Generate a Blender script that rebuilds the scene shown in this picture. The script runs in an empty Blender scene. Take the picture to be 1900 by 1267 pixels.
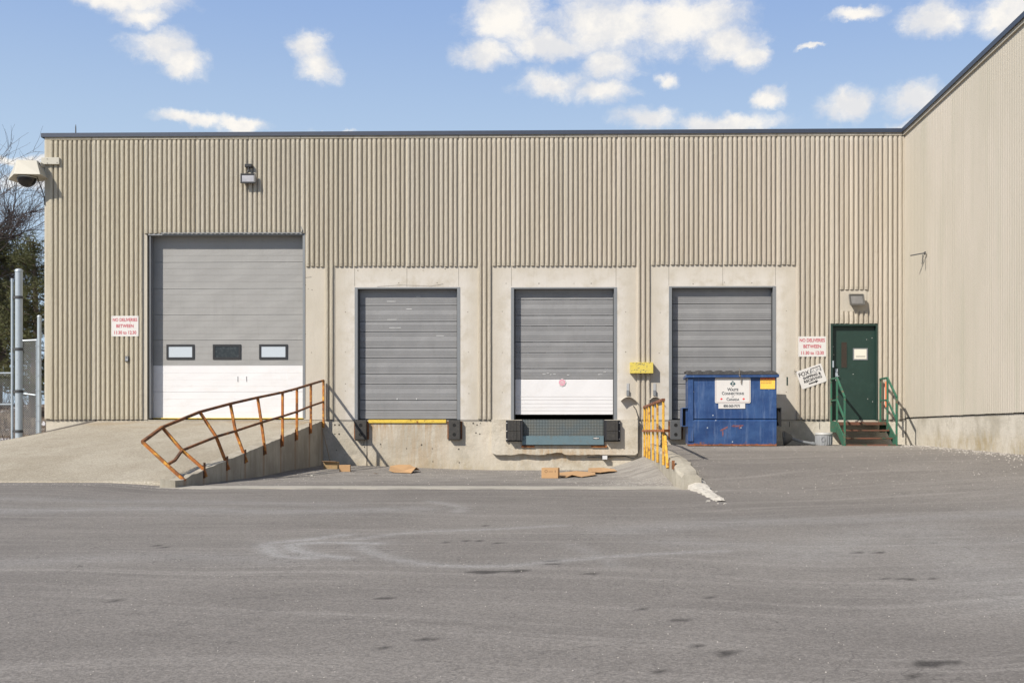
import bpy, bmesh, math, random
import numpy as np
from mathutils import Vector, Matrix, noise as mn
random.seed(7); rng = np.random.default_rng(7)
sc = bpy.context.scene; COL = sc.collection

# ------------------------------------------------------------ camera
F_PX, CX, HY, DIST, EYE, YAW = 2148.0, 1041.0, 800.0, 28.0, 0.94, 0.0215
cam = bpy.data.cameras.new('camera'); co = bpy.data.objects.new('camera', cam); COL.objects.link(co)
co.location = (0, -DIST, EYE); co.rotation_euler = (math.pi/2, 0, YAW)
cam.sensor_width = 36; cam.lens = 36*F_PX/1900
cam.shift_x = (950-CX)/1900; cam.shift_y = (HY-633.5)/1900
cam.clip_end = 3000; sc.camera = co
Fv = Vector((-math.sin(YAW), math.cos(YAW), 0)); Rv = Vector((math.cos(YAW), math.sin(YAW), 0))
def ray(px, py): return Fv + Rv*((px-CX)/F_PX) + Vector((0, 0, (HY-py)/F_PX))
def P(px, py, Y=0.0):
    d = ray(px, py); t = (Y+DIST)/d.y
    return Vector((d.x*t, Y, EYE+d.z*t))
def X(px, Y=0.0): return P(px, 700, Y).x
def Z(py, Y=0.0, px=900): return P(px, py, Y).z

# ------------------------------------------------------------ sun, sky, exposure
SUN = Vector((-0.90, -1.0, 1.12)).normalized()
EL = math.asin(SUN.z); ROT = math.atan2(SUN.x, SUN.y)
sl = bpy.data.lights.new('sun', 'SUN'); sl.energy = 5.0; sl.angle = math.radians(0.55); sl.color = (1, .935, .83)
so = bpy.data.objects.new('sun', sl); COL.objects.link(so)
so.rotation_euler = SUN.to_track_quat('Z', 'Y').to_euler(); so.location = (-20, -30, 30)
sc.view_settings.view_transform = 'Standard'; sc.view_settings.look = 'None'
sc.view_settings.exposure = 0.24; sc.view_settings.gamma = 1
sc.render.film_transparent = False
SKYS = 0.108
W = bpy.data.worlds.new('World'); sc.world = W; W.use_nodes = True
wn = W.node_tree.nodes; wl = W.node_tree.links
wn.clear()
class G:
    def __init__(s, nt): s.n = nt.nodes; s.l = nt.links
    def new(s, t, **k):
        a = s.n.new(t)
        for q, v in k.items(): setattr(a, q, v)
        return a
    def put(s, sock, v):
        if isinstance(v, (bpy.types.NodeSocket,)): s.l.new(v, sock)
        elif v is not None: sock.default_value = v
    def m(s, op, a, b=None, c=None, clamp=False):
        n = s.new('ShaderNodeMath', operation=op, use_clamp=clamp)
        for i, v in enumerate((a, b, c)): s.put(n.inputs[i], v)
        return n.outputs[0]
    def vm(s, op, a, b=None):
        n = s.new('ShaderNodeVectorMath', operation=op)
        s.put(n.inputs[0], a); s.put(n.inputs[1], b)
        return n.outputs[1] if op in ('LENGTH', 'DOT_PRODUCT', 'DISTANCE') else n.outputs[0]
    def noise(s, vec, scale=5, detail=4, rough=.55, dist=0, out=0):
        n = s.new('ShaderNodeTexNoise'); s.put(n.inputs['Vector'], vec)
        n.inputs['Scale'].default_value = scale; n.inputs['Detail'].default_value = detail
        n.inputs['Roughness'].default_value = rough; n.inputs['Distortion'].default_value = dist
        return n.outputs[out]
    def voro(s, vec, scale=5, feature='F1', out='Distance'):
        n = s.new('ShaderNodeTexVoronoi', feature=feature); s.put(n.inputs['Vector'], vec)
        n.inputs['Scale'].default_value = scale; return n.outputs[out]
    def ramp(s, f, a, b, lo=0., hi=1.):
        n = s.new('ShaderNodeMapRange', interpolation_type='SMOOTHSTEP'); s.put(n.inputs[0], f)
        for i, v in zip((1, 2, 3, 4), (a, b, lo, hi)): s.put(n.inputs[i], v)
        return n.outputs[0]
    def mix(s, f, a, b, mode='MIX'):
        n = s.new('ShaderNodeMix', data_type='RGBA', blend_type=mode)
        s.put(n.inputs[0], f)
        for i, v in ((6, a), (7, b)):
            if isinstance(v, tuple) and len(v) == 3: v = v+(1,)
            s.put(n.inputs[i], v)
        return n.outputs[2]
    def sep(s, v):
        n = s.new('ShaderNodeSeparateXYZ'); s.put(n.inputs[0], v); return n.outputs
    def comb(s, x, y, z=0):
        n = s.new('ShaderNodeCombineXYZ')
        for i, v in enumerate((x, y, z)): s.put(n.inputs[i], v)
        return n.outputs[0]
g = G(W.node_tree)
sky = g.new('ShaderNodeTexSky', sky_type='NISHITA', sun_disc=False, sun_elevation=EL, sun_rotation=ROT,
            altitude=100, air_density=1.0, dust_density=.8, ozone_density=1.6)
tc = g.new('ShaderNodeTexCoord'); sx = g.sep(tc.outputs['Generated'])
az = g.m('ARCTAN2', sx[0], sx[1]); hor = g.m('SQRT', g.m('ADD', g.m('MULTIPLY', sx[0], sx[0]), g.m('MULTIPLY', sx[1], sx[1])))
ev = g.m('DIVIDE', sx[2], g.m('MAXIMUM', hor, .001))
uv = g.comb(az, ev, 0)
wob = g.vm('SCALE', g.vm('SUBTRACT', g.noise(uv, 22, 8, .65, out=1), (.5, .5, .5))); wob.node.inputs[3].default_value = .035
uvw = g.vm('ADD', uv, wob)
blobs = [(215,-6,125,30),(262,30,45,24),(300,86,56,34),(338,118,46,32),(572,88,38,34),(590,126,36,30),(345,222,58,15),(440,234,52,16),(620,243,32,5),
 (940,28,80,58),(900,105,60,28),(1010,84,90,34),(1130,45,130,70),(1260,40,130,62),(1345,75,75,40),(1395,105,34,30),(1035,158,72,30),(1110,172,62,22),
 (1130,125,55,34),(1205,222,62,24),(1330,228,110,20),(1235,150,24,15),(1428,186,30,18),(1575,196,50,34),(1700,182,54,34),(1700,236,40,14),(1730,38,56,34),(1868,28,55,40),(1590,26,48,13),(1500,95,20,6),(40,296,90,10),(60,340,60,14)]
acc = None
for bx_, by_, rx_, ry_ in blobs:
    d = ray(bx_, by_); a_ = math.atan2(d.x, d.y); e_ = d.z/math.hypot(d.x, d.y)
    v = g.vm('MULTIPLY', g.vm('SUBTRACT', uvw, (a_, e_, 0)), (F_PX/(rx_*1.22), F_PX/(ry_*1.22), 0))
    q = g.m('SUBTRACT', 1.0, g.vm('LENGTH', v))
    acc = q if acc is None else g.m('MAXIMUM', acc, q)
# clouds elsewhere in the sky, above and behind the camera
gen = g.m('MULTIPLY', g.m('SUBTRACT', g.noise(tc.outputs['Generated'], 2.2, 5, .6), .66), 5)
far = g.ramp(g.m('ABSOLUTE', az), .6, .9)
hi = g.ramp(ev, .45, .6)
gen = g.m('SUBTRACT', gen, g.m('MULTIPLY', g.m('SUBTRACT', 1.0, g.m('MAXIMUM', far, hi)), 4))
acc = g.m('MAXIMUM', acc, gen)
fn = g.noise(g.vm('MULTIPLY', uvw, (1, 1.35, 1)), 21, 11, .68)
dens = g.m('ADD', g.m('MULTIPLY', g.m('MAXIMUM', acc, -.4), 1.25), g.m('MULTIPLY', g.m('SUBTRACT', fn, .5), 1.9))
mask = g.m('MULTIPLY', g.ramp(dens, -.1, .95), .97)
shade = g.ramp(g.noise(g.vm('ADD', uv, (0, .012, 0)), 20, 8, .65), .38, .62)
ccol = g.mix(shade, (8.0, 7.65, 7.1), (6.3, 6.3, 6.4))
tint = g.mix(1.0, sky.outputs[0], (.80, .80, .84), 'MULTIPLY')
grad = g.mix(g.ramp(ev, .16, .42), (4.2, 5.4, 6.7), (2.35, 3.55, 6.1))
haze = g.mix(g.m('MULTIPLY', g.ramp(ev, .42, .8, 1, 0), .88), tint, grad)
colr = g.mix(mask, haze, ccol)
bg = g.new('ShaderNodeBackground'); wl.new(colr, bg.inputs[0]); bg.inputs[1].default_value = SKYS
wo = g.new('ShaderNodeOutputWorld'); wl.new(bg.outputs[0], wo.inputs[0])

# ------------------------------------------------------------ materials
def mat(name, fn):
    m = bpy.data.materials.new(name); m.use_nodes = True; nt = m.node_tree; nt.nodes.clear(); g = G(nt)
    b = g.new('ShaderNodeBsdfPrincipled'); o = g.new('ShaderNodeOutputMaterial'); nt.links.new(b.outputs[0], o.inputs[0])
    r = fn(g, b); r = r if isinstance(r, dict) else {}
    for k, v in r.items():
        if k == 'height':
            bp = g.new('ShaderNodeBump'); bp.inputs['Strength'].default_value = 1; bp.inputs['Distance'].default_value = r.get('dist', .01)
            nt.links.new(v, bp.inputs['Height']); nt.links.new(bp.outputs[0], b.inputs['Normal'])
        elif k != 'dist':
            if isinstance(v, tuple) and len(v) == 3: v = v+(1,)
            g.put(b.inputs[k], v)
    return m
def pos(g): return g.new('ShaderNodeNewGeometry').outputs['Position']
def obj_c(g): return g.new('ShaderNodeTexCoord').outputs['Object']
def attr(g, n): return g.new('ShaderNodeAttribute', attribute_name=n).outputs['Fac']

RX0, RX1 = X(171.5), X(1441); PANEL = (RX1-RX0)/13; PITCH = PANEL/11
def f_rib(g, b):
    p = pos(g); s = g.sep(p)
    along = g.m('ADD', s[0], s[1])
    rid = g.m('FLOOR', g.m('DIVIDE', g.m('SUBTRACT', along, RX0), PITCH)); pid = g.m('FLOOR', g.m('DIVIDE', g.m('SUBTRACT', along, RX0), PANEL))
    w1 = g.new('ShaderNodeTexWhiteNoise', noise_dimensions='1D'); g.put(w1.inputs['W'], rid)
    w2 = g.new('ShaderNodeTexWhiteNoise', noise_dimensions='1D'); g.put(w2.inputs['W'], pid)
    big = g.noise(g.vm('MULTIPLY', p, (1, 1, .35)), .55, 4, .6)
    streak = g.noise(g.vm('MULTIPLY', p, (9, 9, .35)), 1.6, 4, .6)
    fine = g.noise(p, 75, 3, .7); agg = g.voro(p, 55)
    warm = g.ramp(g.m('ADD', s[0], g.m('MULTIPLY', big, 7)), -10, 10)
    c = g.mix(warm, (.475, .430, .335), (.515, .460, .388))
    c = g.mix(g.m('MULTIPLY', g.ramp(streak, .35, .8), .8), c, (.39, .345, .265))
    c = g.mix(g.m('MULTIPLY', g.ramp(big, .5, .72), .5), c, (.50, .455, .37))
    c = g.mix(g.m('MULTIPLY', g.m('LESS_THAN', g.m('MODULO', g.m('ADD', rid, 1100.0), 11.0), .5), .4), c, (.55, .51, .44))
    c = g.mix(g.m('MULTIPLY', g.ramp(w2.outputs[0], .55, .9), .45), c, (.42, .385, .325))
    k = g.m('ADD', .76, g.m('ADD', g.m('MULTIPLY', w1.outputs[0], .14), g.m('ADD', g.m('MULTIPLY', w2.outputs[0], .08), g.m('MULTIPLY', fine, .28))))
    cc = g.comb(k, k, k); c = g.mix(1.0, c, cc, 'MULTIPLY')
    c = g.mix(g.m('MULTIPLY', g.ramp(g.noise(p, 38, 2, .5), .66, .74), .6), c, (.26, .215, .15))
    h = g.m('ADD', g.m('MULTIPLY', g.noise(p, 42, 5, .8), 1.0), g.m('MULTIPLY', agg, .5))
    return {'Base Color': c, 'Roughness': .93, 'height': h, 'dist': .009, 'Specular IOR Level': .15}
M_RIB = mat('ribbed_precast', f_rib)

def f_wing(g, b):
    p = pos(g); s = g.sep(p); big = g.noise(g.vm('MULTIPLY', p, (1, 1, .4)), .5, 5, .6); fine = g.noise(p, 60, 4, .75)
    st = g.noise(g.vm('MULTIPLY', p, (3, 3, .16)), 1.1, 5, .65)
    c = g.mix(g.ramp(big, .32, .68), (.475, .435, .362), (.53, .48, .41))
    c = g.mix(g.m('MULTIPLY', g.ramp(st, .45, .7), .5), c, (.425, .405, .325))
    c = g.mix(g.m('MULTIPLY', g.ramp(g.noise(g.vm('MULTIPLY', p, (14, 14, .3)), 1.2, 4, .6), .55, .75), .3), c, (.55, .52, .46))
    c = g.mix(g.m('MULTIPLY', g.ramp(g.voro(p, 9), .09, .04), .55), c, (.24, .21, .16))
    k = g.m('ADD', .82, g.m('MULTIPLY', fine, .36)); c = g.mix(1., c, g.comb(k, k, k), 'MULTIPLY')
    return {'Base Color': c, 'Roughness': .93, 'height': g.noise(p, 45, 5, .8), 'dist': .008, 'Specular IOR Level': .15}
M_WING = mat('wing_precast', f_wing)

def f_smooth(g, b):
    p = pos(g); s = g.sep(p)
    big = g.noise(p, .8, 5, .6); st = g.noise(g.vm('MULTIPLY', p, (7, 7, .5)), 2.2, 5, .65)
    fine = g.noise(p, 60, 3, .7)
    c = g.mix(g.ramp(big, .35, .65), (.445, .405, .340), (.475, .435, .372))
    pale = g.m('MULTIPLY', g.m('MAXIMUM', attr(g, 'pale'), 0), g.ramp(g.noise(p, 3.2, 4, .6), .25, .6))
    c = g.mix(g.m('MULTIPLY', pale, .85), c, (.57, .54, .50))
    c = g.mix(g.m('MULTIPLY', g.ramp(st, .5, .75), .25), c, (.36, .32, .26))
    k = g.m('ADD', .86, g.m('MULTIPLY', fine, .28)); c = g.mix(1., c, g.comb(k, k, k), 'MULTIPLY')
    pit = g.voro(p, 6); c = g.mix(g.m('MULTIPLY', g.ramp(pit, .035, .015), .5), c, (.3, .26, .2))
    return {'Base Color': c, 'Roughness': .9, 'height': g.m('ADD', fine, g.m('MULTIPLY', g.noise(p, 6, 3, .6), 1.5)), 'dist': .004, 'Specular IOR Level': .2}
M_SMOOTH = mat('smooth_precast', f_smooth)

def f_found(g, b):
    p = pos(g); s = g.sep(p)
    big = g.noise(p, 1.1, 5, .62); fine = g.noise(p, 50, 4, .7)
    c = g.mix(g.ramp(big, .35, .68), (.40, .365, .30), (.51, .465, .39))
    run = g.noise(g.vm('MULTIPLY', p, (6, 6, .7)), 2.4, 5, .65)
    c = g.mix(g.m('MULTIPLY', attr(g, 'rust'), g.ramp(run, .33, .62)), c, (.34, .205, .09))
    c = g.mix(g.m('MULTIPLY', attr(g, 'damp'), g.ramp(g.noise(g.vm('MULTIPLY', p, (5, 5, 1.4)), 2.6, 5, .7), .3, .62)), c, (.36, .29, .175))
    c = g.mix(g.m('MULTIPLY', attr(g, 'pale'), g.ramp(big, .3, .6)), c, (.60, .56, .49))
    k = g.m('ADD', .78, g.m('MULTIPLY', fine, .44)); c = g.mix(1., c, g.comb(k, k, k), 'MULTIPLY')
    c = g.mix(g.m('MULTIPLY', g.ramp(g.voro(p, 7), .04, .02), .5), c, (.2, .16, .12))
    c = g.mix(g.m('MULTIPLY', g.ramp(g.m('ABSOLUTE', g.m('SUBTRACT', g.noise(p, 1.1, 3, .6), .5)), .003, .001), .35), c, (.25, .22, .17))
    return {'Base Color': c, 'Roughness': .93, 'height': g.m('ADD', fine, g.m('MULTIPLY', g.noise(p, 9, 4, .6), 1.6)), 'dist': .008, 'Specular IOR Level': .15}
M_FOUND = mat('dock_concrete', f_found)

def f_ramp(g, b):
    p = pos(g); fine = g.noise(p, 45, 5, .8); big = g.noise(g.vm('MULTIPLY', p, (1, .5, 1)), .7, 5, .6)
    c = g.mix(g.ramp(big, .35, .65), (.34, .30, .235), (.41, .37, .30))
    c = g.mix(g.m('MULTIPLY', g.ramp(g.noise(p, 1.7, 5, .7), .5, .72), .35), c, (.27, .232, .175))
    s = g.sep(p)
    rust = g.m('MULTIPLY', g.ramp(s[1], -2.6, -.2), g.ramp(g.noise(p, .9, 4, .6), .42, .62))
    c = g.mix(g.m('MULTIPLY', rust, .5), c, (.31, .225, .135))
    k = g.m('ADD', .5, g.m('MULTIPLY', g.m('ADD', fine, g.sep(g.voro(p, 60, out='Color'))[0]), .48)); c = g.mix(1., c, g.comb(k, k, k), 'MULTIPLY')
    c = g.mix(g.m('MULTIPLY', g.ramp(g.voro(p, 14), .05, .02), .4), c, (.6, .56, .5))
    return {'Base Color': c, 'Roughness': .95, 'height': fine, 'dist': .012, 'Specular IOR Level': .1}
M_RAMP = mat('ramp_concrete', f_ramp)

def f_asph(g, b):
    p = pos(g); s = g.sep(p)
    big = g.noise(p, .22, 5, .6); mid = g.noise(g.vm('MULTIPLY', p, (.45, 1.2, 1)), 1.1, 5, .65)
    c = g.mix(g.ramp(big, .32, .68), (.190, .174, .160), (.236, .217, .198))
    c = g.mix(g.m('MULTIPLY', g.ramp(mid, .42, .72), .55), c, (.158, .144, .132))
    stk = g.noise(g.vm('MULTIPLY', g.vm('ADD', p, g.vm('MULTIPLY', g.noise(p, .12, 2, .5, out=1), (0, 5, 0))), (.12, 2.6, 1)), 1.5, 5, .7)
    c = g.mix(g.m('MULTIPLY', g.ramp(stk, .48, .72), .6), c, (.31, .288, .265))
    c = g.mix(g.m('MULTIPLY', attr(g, 'dusty'), g.ramp(g.noise(p, 1.5, 5, .7), .25, .65)), c, (.38, .355, .32))
    c = g.mix(g.m('MULTIPLY', attr(g, 'light'), g.ramp(g.noise(p, 7, 4, .7), .1, .6)), c, (.42, .415, .41))
    c = g.mix(g.m('MULTIPLY', attr(g, 'dark'), .8), c, (.04, .036, .034))
    a1 = g.voro(p, 85, out='Color'); a1 = g.sep(a1)[0]; a2 = g.noise(p, 28, 4, .8)
    k = g.m('ADD', .44, g.m('ADD', g.m('MULTIPLY', a1, .44), g.m('MULTIPLY', a2, .66))); c = g.mix(1., c, g.comb(k, k, k), 'MULTIPLY')
    fl = g.voro(p, 26, out='Color'); c = g.mix(g.m('MULTIPLY', g.ramp(g.voro(p, 26), .22, .12), g.m('MULTIPLY', g.ramp(g.sep(fl)[1], .985, .99), .5)), c, (.5, .48, .45))
    ck = g.m('ABSOLUTE', g.m('SUBTRACT', g.noise(p, .35, 6, .62, .4), .5))
    c = g.mix(g.m('MULTIPLY', g.ramp(ck, .0022, .0006), .35), c, (.05, .046, .044))
    return {'Base Color': c, 'Roughness': .88, 'height': g.m('ADD', a1, a2), 'dist': .009, 'Specular IOR Level': .25}
M_ASPH = mat('worn_asphalt', f_asph)

def simple(name, col, rough=.6, metal=0., var=.15, vscale=6, bump=.002, bscale=40, dirt=None, dirtamt=.4, coord='pos', spec=.5, **kw):
    def f(g, b):
        p = pos(g) if coord == 'pos' else obj_c(g)
        n = g.noise(p, vscale, 5, .65)
        k = g.m('ADD', 1-var, g.m('MULTIPLY', n, 2*var)); c = g.mix(1., col, g.comb(k, k, k), 'MULTIPLY')
        if dirt: c = g.mix(g.m('MULTIPLY', g.ramp(g.noise(p, vscale*1.7, 6, .7, .3), .5, .72), dirtamt), c, dirt)
        r = {'Base Color': c, 'Roughness': rough, 'Metallic': metal, 'height': g.noise(p, bscale, 4, .6), 'dist': bump, 'Specular IOR Level': spec}
        r.update(kw); return r
    return mat(name, f)
def rusty(name, paint, rust=(.30, .095, .02), dark=(.10, .035, .015), lo=.42, hi=.52, scale=7):
    def f(g, b):
        p = pos(g); n = g.noise(p, scale, 6, .7, .2)
        c = g.mix(g.ramp(g.noise(p, scale*.6, 5, .7), .4, .62), rust, dark)
        c = g.mix(g.ramp(n, lo, hi), paint, c)
        c = g.mix(g.m('MULTIPLY', g.ramp(g.noise(p, 40, 3, .6), .55, .7), .6), c, dark)
        return {'Base Color': c, 'Roughness': .8, 'height': g.m('ADD', n, g.noise(p, 60, 4, .7)), 'dist': .004}
    return mat(name, f)
M_CAP = simple('cap_metal', (.050, .060, .085), .45, .3, .1)
def f_door(base, light_, dirt):
    def f(g, b):
        p = pos(g); s = g.sep(p); n = g.noise(p, 1.6, 5, .65)
        c = g.mix(g.ramp(n, .3, .7), base, light_)
        c = g.mix(g.m('MULTIPLY', g.ramp(g.noise(g.vm('MULTIPLY', p, (5, 5, .5)), 1.8, 6, .7), .5, .75), .14), c, dirt)
        c = g.mix(g.m('MULTIPLY', g.ramp(g.noise(g.vm('MULTIPLY', p, (.7, 1, 9)), 3.5, 5, .7), .62, .75), .2), c, light_)
        k = g.m('ADD', .92, g.m('MULTIPLY', g.noise(p, 50, 3, .7), .16)); c = g.mix(1., c, g.comb(k, k, k), 'MULTIPLY')
        return {'Base Color': c, 'Roughness': .5, 'height': g.m('ADD', g.noise(p, 1.5, 3), g.m('MULTIPLY', g.noise(p, 20, 3), .08)), 'dist': .012}
    return f
M_GREY = simple('door_grey', (.27, .262, .25), .5, 0, .08, 2, .001, 20, (.19, .19, .19), .35)
M_GREY2 = simple('dock_door_grey', (.245, .238, .23), .5, .1, .12, 3, .002, 14, (.36, .36, .36), .25)
M_WHITE = simple('door_white', (.66, .65, .655), .45, 0, .05, 1.5, .001, 16, (.58, .54, .51), .3)
M_GREY = mat('door_grey_worn', f_door((.262, .257, .25), (.285, .28, .272), (.17, .163, .155)))
M_GREY2 = mat('dock_door_worn', f_door((.222, .222, .226), (.258, .257, .26), (.14, .136, .13)))
M_STEEL = simple('frame_steel', (.20, .21, .22), .5, .2, .12, 5, .001, 30, (.2, .19, .18), .4)
M_DKST = simple('dark_steel', (.05, .052, .055), .6, 0, .15)
M_BLACK = simple('black_plastic', (.018, .018, .02), .45, 0, .2)
M_VOID = simple('interior_dark', (.01, .01, .01), .9, 0, .1)
M_RUBBER = simple('rubber', (.042, .040, .038), .85, 0, .3, 12, .006, 25, (.10, .09, .07), .5)
M_GALV = simple('galvanised', (.40, .45, .49), .45, .35, .12, 8, .001, 30, (.3, .33, .35), .4)
M_MESH = simple('mesh_wire', (.24, .25, .25), .5, .3, .1)
M_YEL = simple('yellow_paint', (.60, .48, .09), .65, 0, .12, 9, .003, 30, (.25, .2, .1), .6)
M_YELE = rusty('yellow_edge', (.66, .47, .07), lo=.55, hi=.68, scale=9)
M_RAILY = rusty('yellow_rust_rail', (.66, .38, .045), rust=(.46, .18, .025), dark=(.22, .08, .02), lo=.48, hi=.66, scale=8)
M_RAILR = rusty('rust_rail', (.50, .20, .03), rust=(.22, .085, .03), dark=(.085, .04, .022), lo=.30, hi=.44, scale=5)
M_RAILO = rusty('orange_rust_post', (.66, .34, .05), rust=(.40, .13, .022), dark=(.16, .06, .02), lo=.32, hi=.5, scale=9)
M_GREEN = simple('green_door', (.011, .034, .026), .5, 0, .2, 3, .001, 25, (.025, .06, .048), .35)
M_GRAIL = rusty('green_rail', (.026, .120, .072), rust=(.16, .10, .06), dark=(.03, .06, .045), lo=.52, hi=.66, scale=11)
M_TREAD = rusty('stair_tread', (.03, .075, .045), rust=(.16, .06, .035), dark=(.10, .05, .03), lo=.35, hi=.5, scale=5)
M_SIGN = simple('sign_white', (.60, .58, .56), .5, 0, .04, 8, .0005, 20, (.56, .5, .46), .25)
M_RED = simple('sign_red', (.42, .02, .05), .6, 0, .1)
M_INK = simple('sign_black', (.02, .02, .022), .6, 0, .1)
M_GINK = simple('sign_greyink', (.07, .08, .09), .6, 0, .1)
M_CARD = simple('cardboard', (.47, .285, .14), .85, 0, .08, 5, .001, 50, (.36, .21, .1), .3)
M_CARD2 = simple('cardboard_flute', (.56, .36, .2), .85, 0, .1, 12)
M_WOOD = simple('stick_wood', (.30, .24, .17), .8, 0, .2)
M_BLUEST = simple('leveler_blue', (.115, .175, .20), .5, .1, .12, 6, .001, 30, (.13, .11, .08), .5)
M_CREAM = simple('housing_cream', (.45, .425, .36), .5, 0, .05, 5, .0005, 20, (.45, .42, .36), .3)
M_GTUB = simple('grey_tub', (.30, .31, .325), .55, 0, .08, 6, .001, 20, (.3, .29, .27), .4)
M_DGREY = simple('dark_grey_plastic', (.085, .088, .092), .5, 0, .15, 8)
M_PGREY = simple('pole_grey', (.18, .19, .20), .5, 0, .15, 8)
M_ORANGE = simple('orange_tape', (.85, .22, .09), .6, 0, .1)
M_BARK = simple('bark', (.115, .09, .075), .95, 0, .3, 9, .01, 20)
M_TWIG = simple('twig', (.075, .058, .055), .95, 0, .3, 3)
M_PINE = simple('pine_needles', (.085, .090, .034), .9, 0, .5, 1.2, dirt=(.10, .07, .025), dirtamt=.6)
M_BAG = simple('plastic_bag', (.55, .54, .53), .4, 0, .2, 9)
M_PEB = simple('pebble', (.42, .39, .35), .9, 0, .35, 4)
M_LEAF = simple('maple_red', (.62, .03, .03), .6, 0, .05)
M_STICKY = simple('sticker_yellow', (.80, .50, .07), .6, 0, .1, 14, dirt=(.8, .62, .3), dirtamt=.5)
M_PAPER = simple('paper', (.66, .63, .54), .8, 0, .05)
M_PINK = simple('pink_sticker', (.62, .28, .36), .6, 0, .15, 30)
def f_glass(g, b):
    return {'Base Color': (.46, .50, .54), 'Roughness': .12, 'Specular IOR Level': .8, 'height': g.noise(pos(g), 3, 3), 'dist': .004}
M_GLASS = mat('window_glass', f_glass)
M_DGLASS = mat('dark_window_glass', lambda g, b: {'Base Color': g.mix(g.ramp(g.noise(pos(g), 14, 5, .7), .45, .65), (.025, .029, .031), (.048, .054, .055)), 'Roughness': .15})
M_LENS = mat('lamp_lens', lambda g, b: {'Base Color': g.mix(g.noise(pos(g), 8, 3), (.22, .22, .24), (.42, .42, .44)), 'Roughness': .15})
M_LENS2 = mat('dim_lamp_lens', lambda g, b: {'Base Color': g.mix(g.noise(pos(g), 8, 3), (.12, .12, .12), (.24, .23, .22)), 'Roughness': .2})
M_DOME = mat('dark_dome', lambda g, b: {'Base Color': (.012, .010, .010), 'Roughness': .12})
def f_blue(g, b):
    p = obj_c(g); s = g.sep(p); n = g.noise(p, 2.2, 5, .65)
    c = g.mix(g.ramp(n, .35, .7), (.014, .046, .150), (.032, .080, .205))
    run = g.noise(g.vm('MULTIPLY', p, (7, 7, .6)), 2.0, 6, .7)
    c = g.mix(g.m('MULTIPLY', g.ramp(run, .5, .7), .6), c, (.10, .15, .27))
    c = g.mix(g.m('MULTIPLY', g.ramp(g.noise(g.vm('MULTIPLY', p, (3, 3, .8)), 1.3, 6, .7), .5, .7), .45), c, (.012, .03, .10))
    c = g.mix(g.m('MULTIPLY', g.ramp(g.noise(g.vm('MULTIPLY', p, (9, 9, .5)), 2.3, 6, .7), .62, .74), .5), c, (.10, .065, .05))
    rn = g.noise(p, 6.5, 6, .75, .5)
    low = g.ramp(s[2], .32, .0)
    c = g.mix(g.ramp(g.m('ADD', rn, g.m('MULTIPLY', low, .10)), .70, .74), c, (.22, .09, .05))
    c = g.mix(g.ramp(g.m('ADD', g.noise(p, 12, 5, .7), g.m('MULTIPLY', g.ramp(s[2], .085, .0), .35)), .72, .8), c, (.24, .085, .03))
    c = g.mix(g.m('MULTIPLY', g.ramp(g.voro(p, 16), .28, .16), g.ramp(g.sep(g.voro(p, 16, out='Color'))[0], .975, .98)), c, (.42, .46, .52))
    return {'Base Color': c, 'Roughness': .42, 'height': g.m('ADD', g.noise(p, 1.6, 3), g.m('MULTIPLY', g.noise(p, 40, 3), .08)), 'dist': .03}
M_BLUE = mat('blue_paint', f_blue)
def f_tread(g, b):
    p = pos(g); s = g.sep(p)
    w = g.m('MULTIPLY', g.m('SINE', g.m('MULTIPLY', g.m('ADD', s[0], s[2]), 85)), g.m('SINE', g.m('MULTIPLY', g.m('SUBTRACT', s[0], s[2]), 85)))
    c = g.mix(g.ramp(g.noise(p, 2.5, 4), .4, .65), (.085, .105, .11), (.105, .11, .10))
    c = g.mix(g.m('MULTIPLY', g.ramp(w, .1, .6), .35), c, (.19, .22, .225))
    return {'Base Color': c, 'Roughness': .45, 'Metallic': .4, 'height': w, 'dist': .003}
M_CHECK = mat('checker_plate', f_tread)
def f_bank(g, b):
    p = pos(g); n = g.noise(p, 1.3, 6, .7)
    c = g.mix(g.ramp(g.noise(p, 4, 6, .8), .4, .6), (.11, .08, .06), (.20, .16, .12))
    c = g.mix(g.ramp(g.noise(p, .8, 5, .65), .58, .61), c, (.55, .55, .58))
    return {'Base Color': c, 'Roughness': .95, 'height': n, 'dist': .2}
M_BANK = mat('bank_soil', f_bank)
def f_cw(g, b):   # retaining wall concrete, pos based, rust runs from attribute
    p = pos(g); fine = g.noise(p, 40, 4, .75); big = g.noise(p, 1.4, 5, .6)
    c = g.mix(g.ramp(big, .35, .65), (.33, .30, .245), (.44, .405, .335))
    c = g.mix(g.m('MULTIPLY', g.ramp(g.noise(g.vm('MULTIPLY', p, (4, 4, .6)), 2.5, 5, .65), .48, .7), .5), c, (.25, .22, .17))
    c = g.mix(g.m('MULTIPLY', attr(g, 'rust'), .75), c, (.25, .105, .035))
    k = g.m('ADD', .74, g.m('MULTIPLY', fine, .5)); c = g.mix(1., c, g.comb(k, k, k), 'MULTIPLY')
    return {'Base Color': c, 'Roughness': .93, 'height': fine, 'dist': .01, 'Specular IOR Level': .15}
M_CW = mat('retaining_concrete', f_cw)
M_BROKEN = simple('broken_concrete', (.47, .44, .39), .95, 0, .22, 5, .012, 24, (.36, .32, .27), .5)

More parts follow.
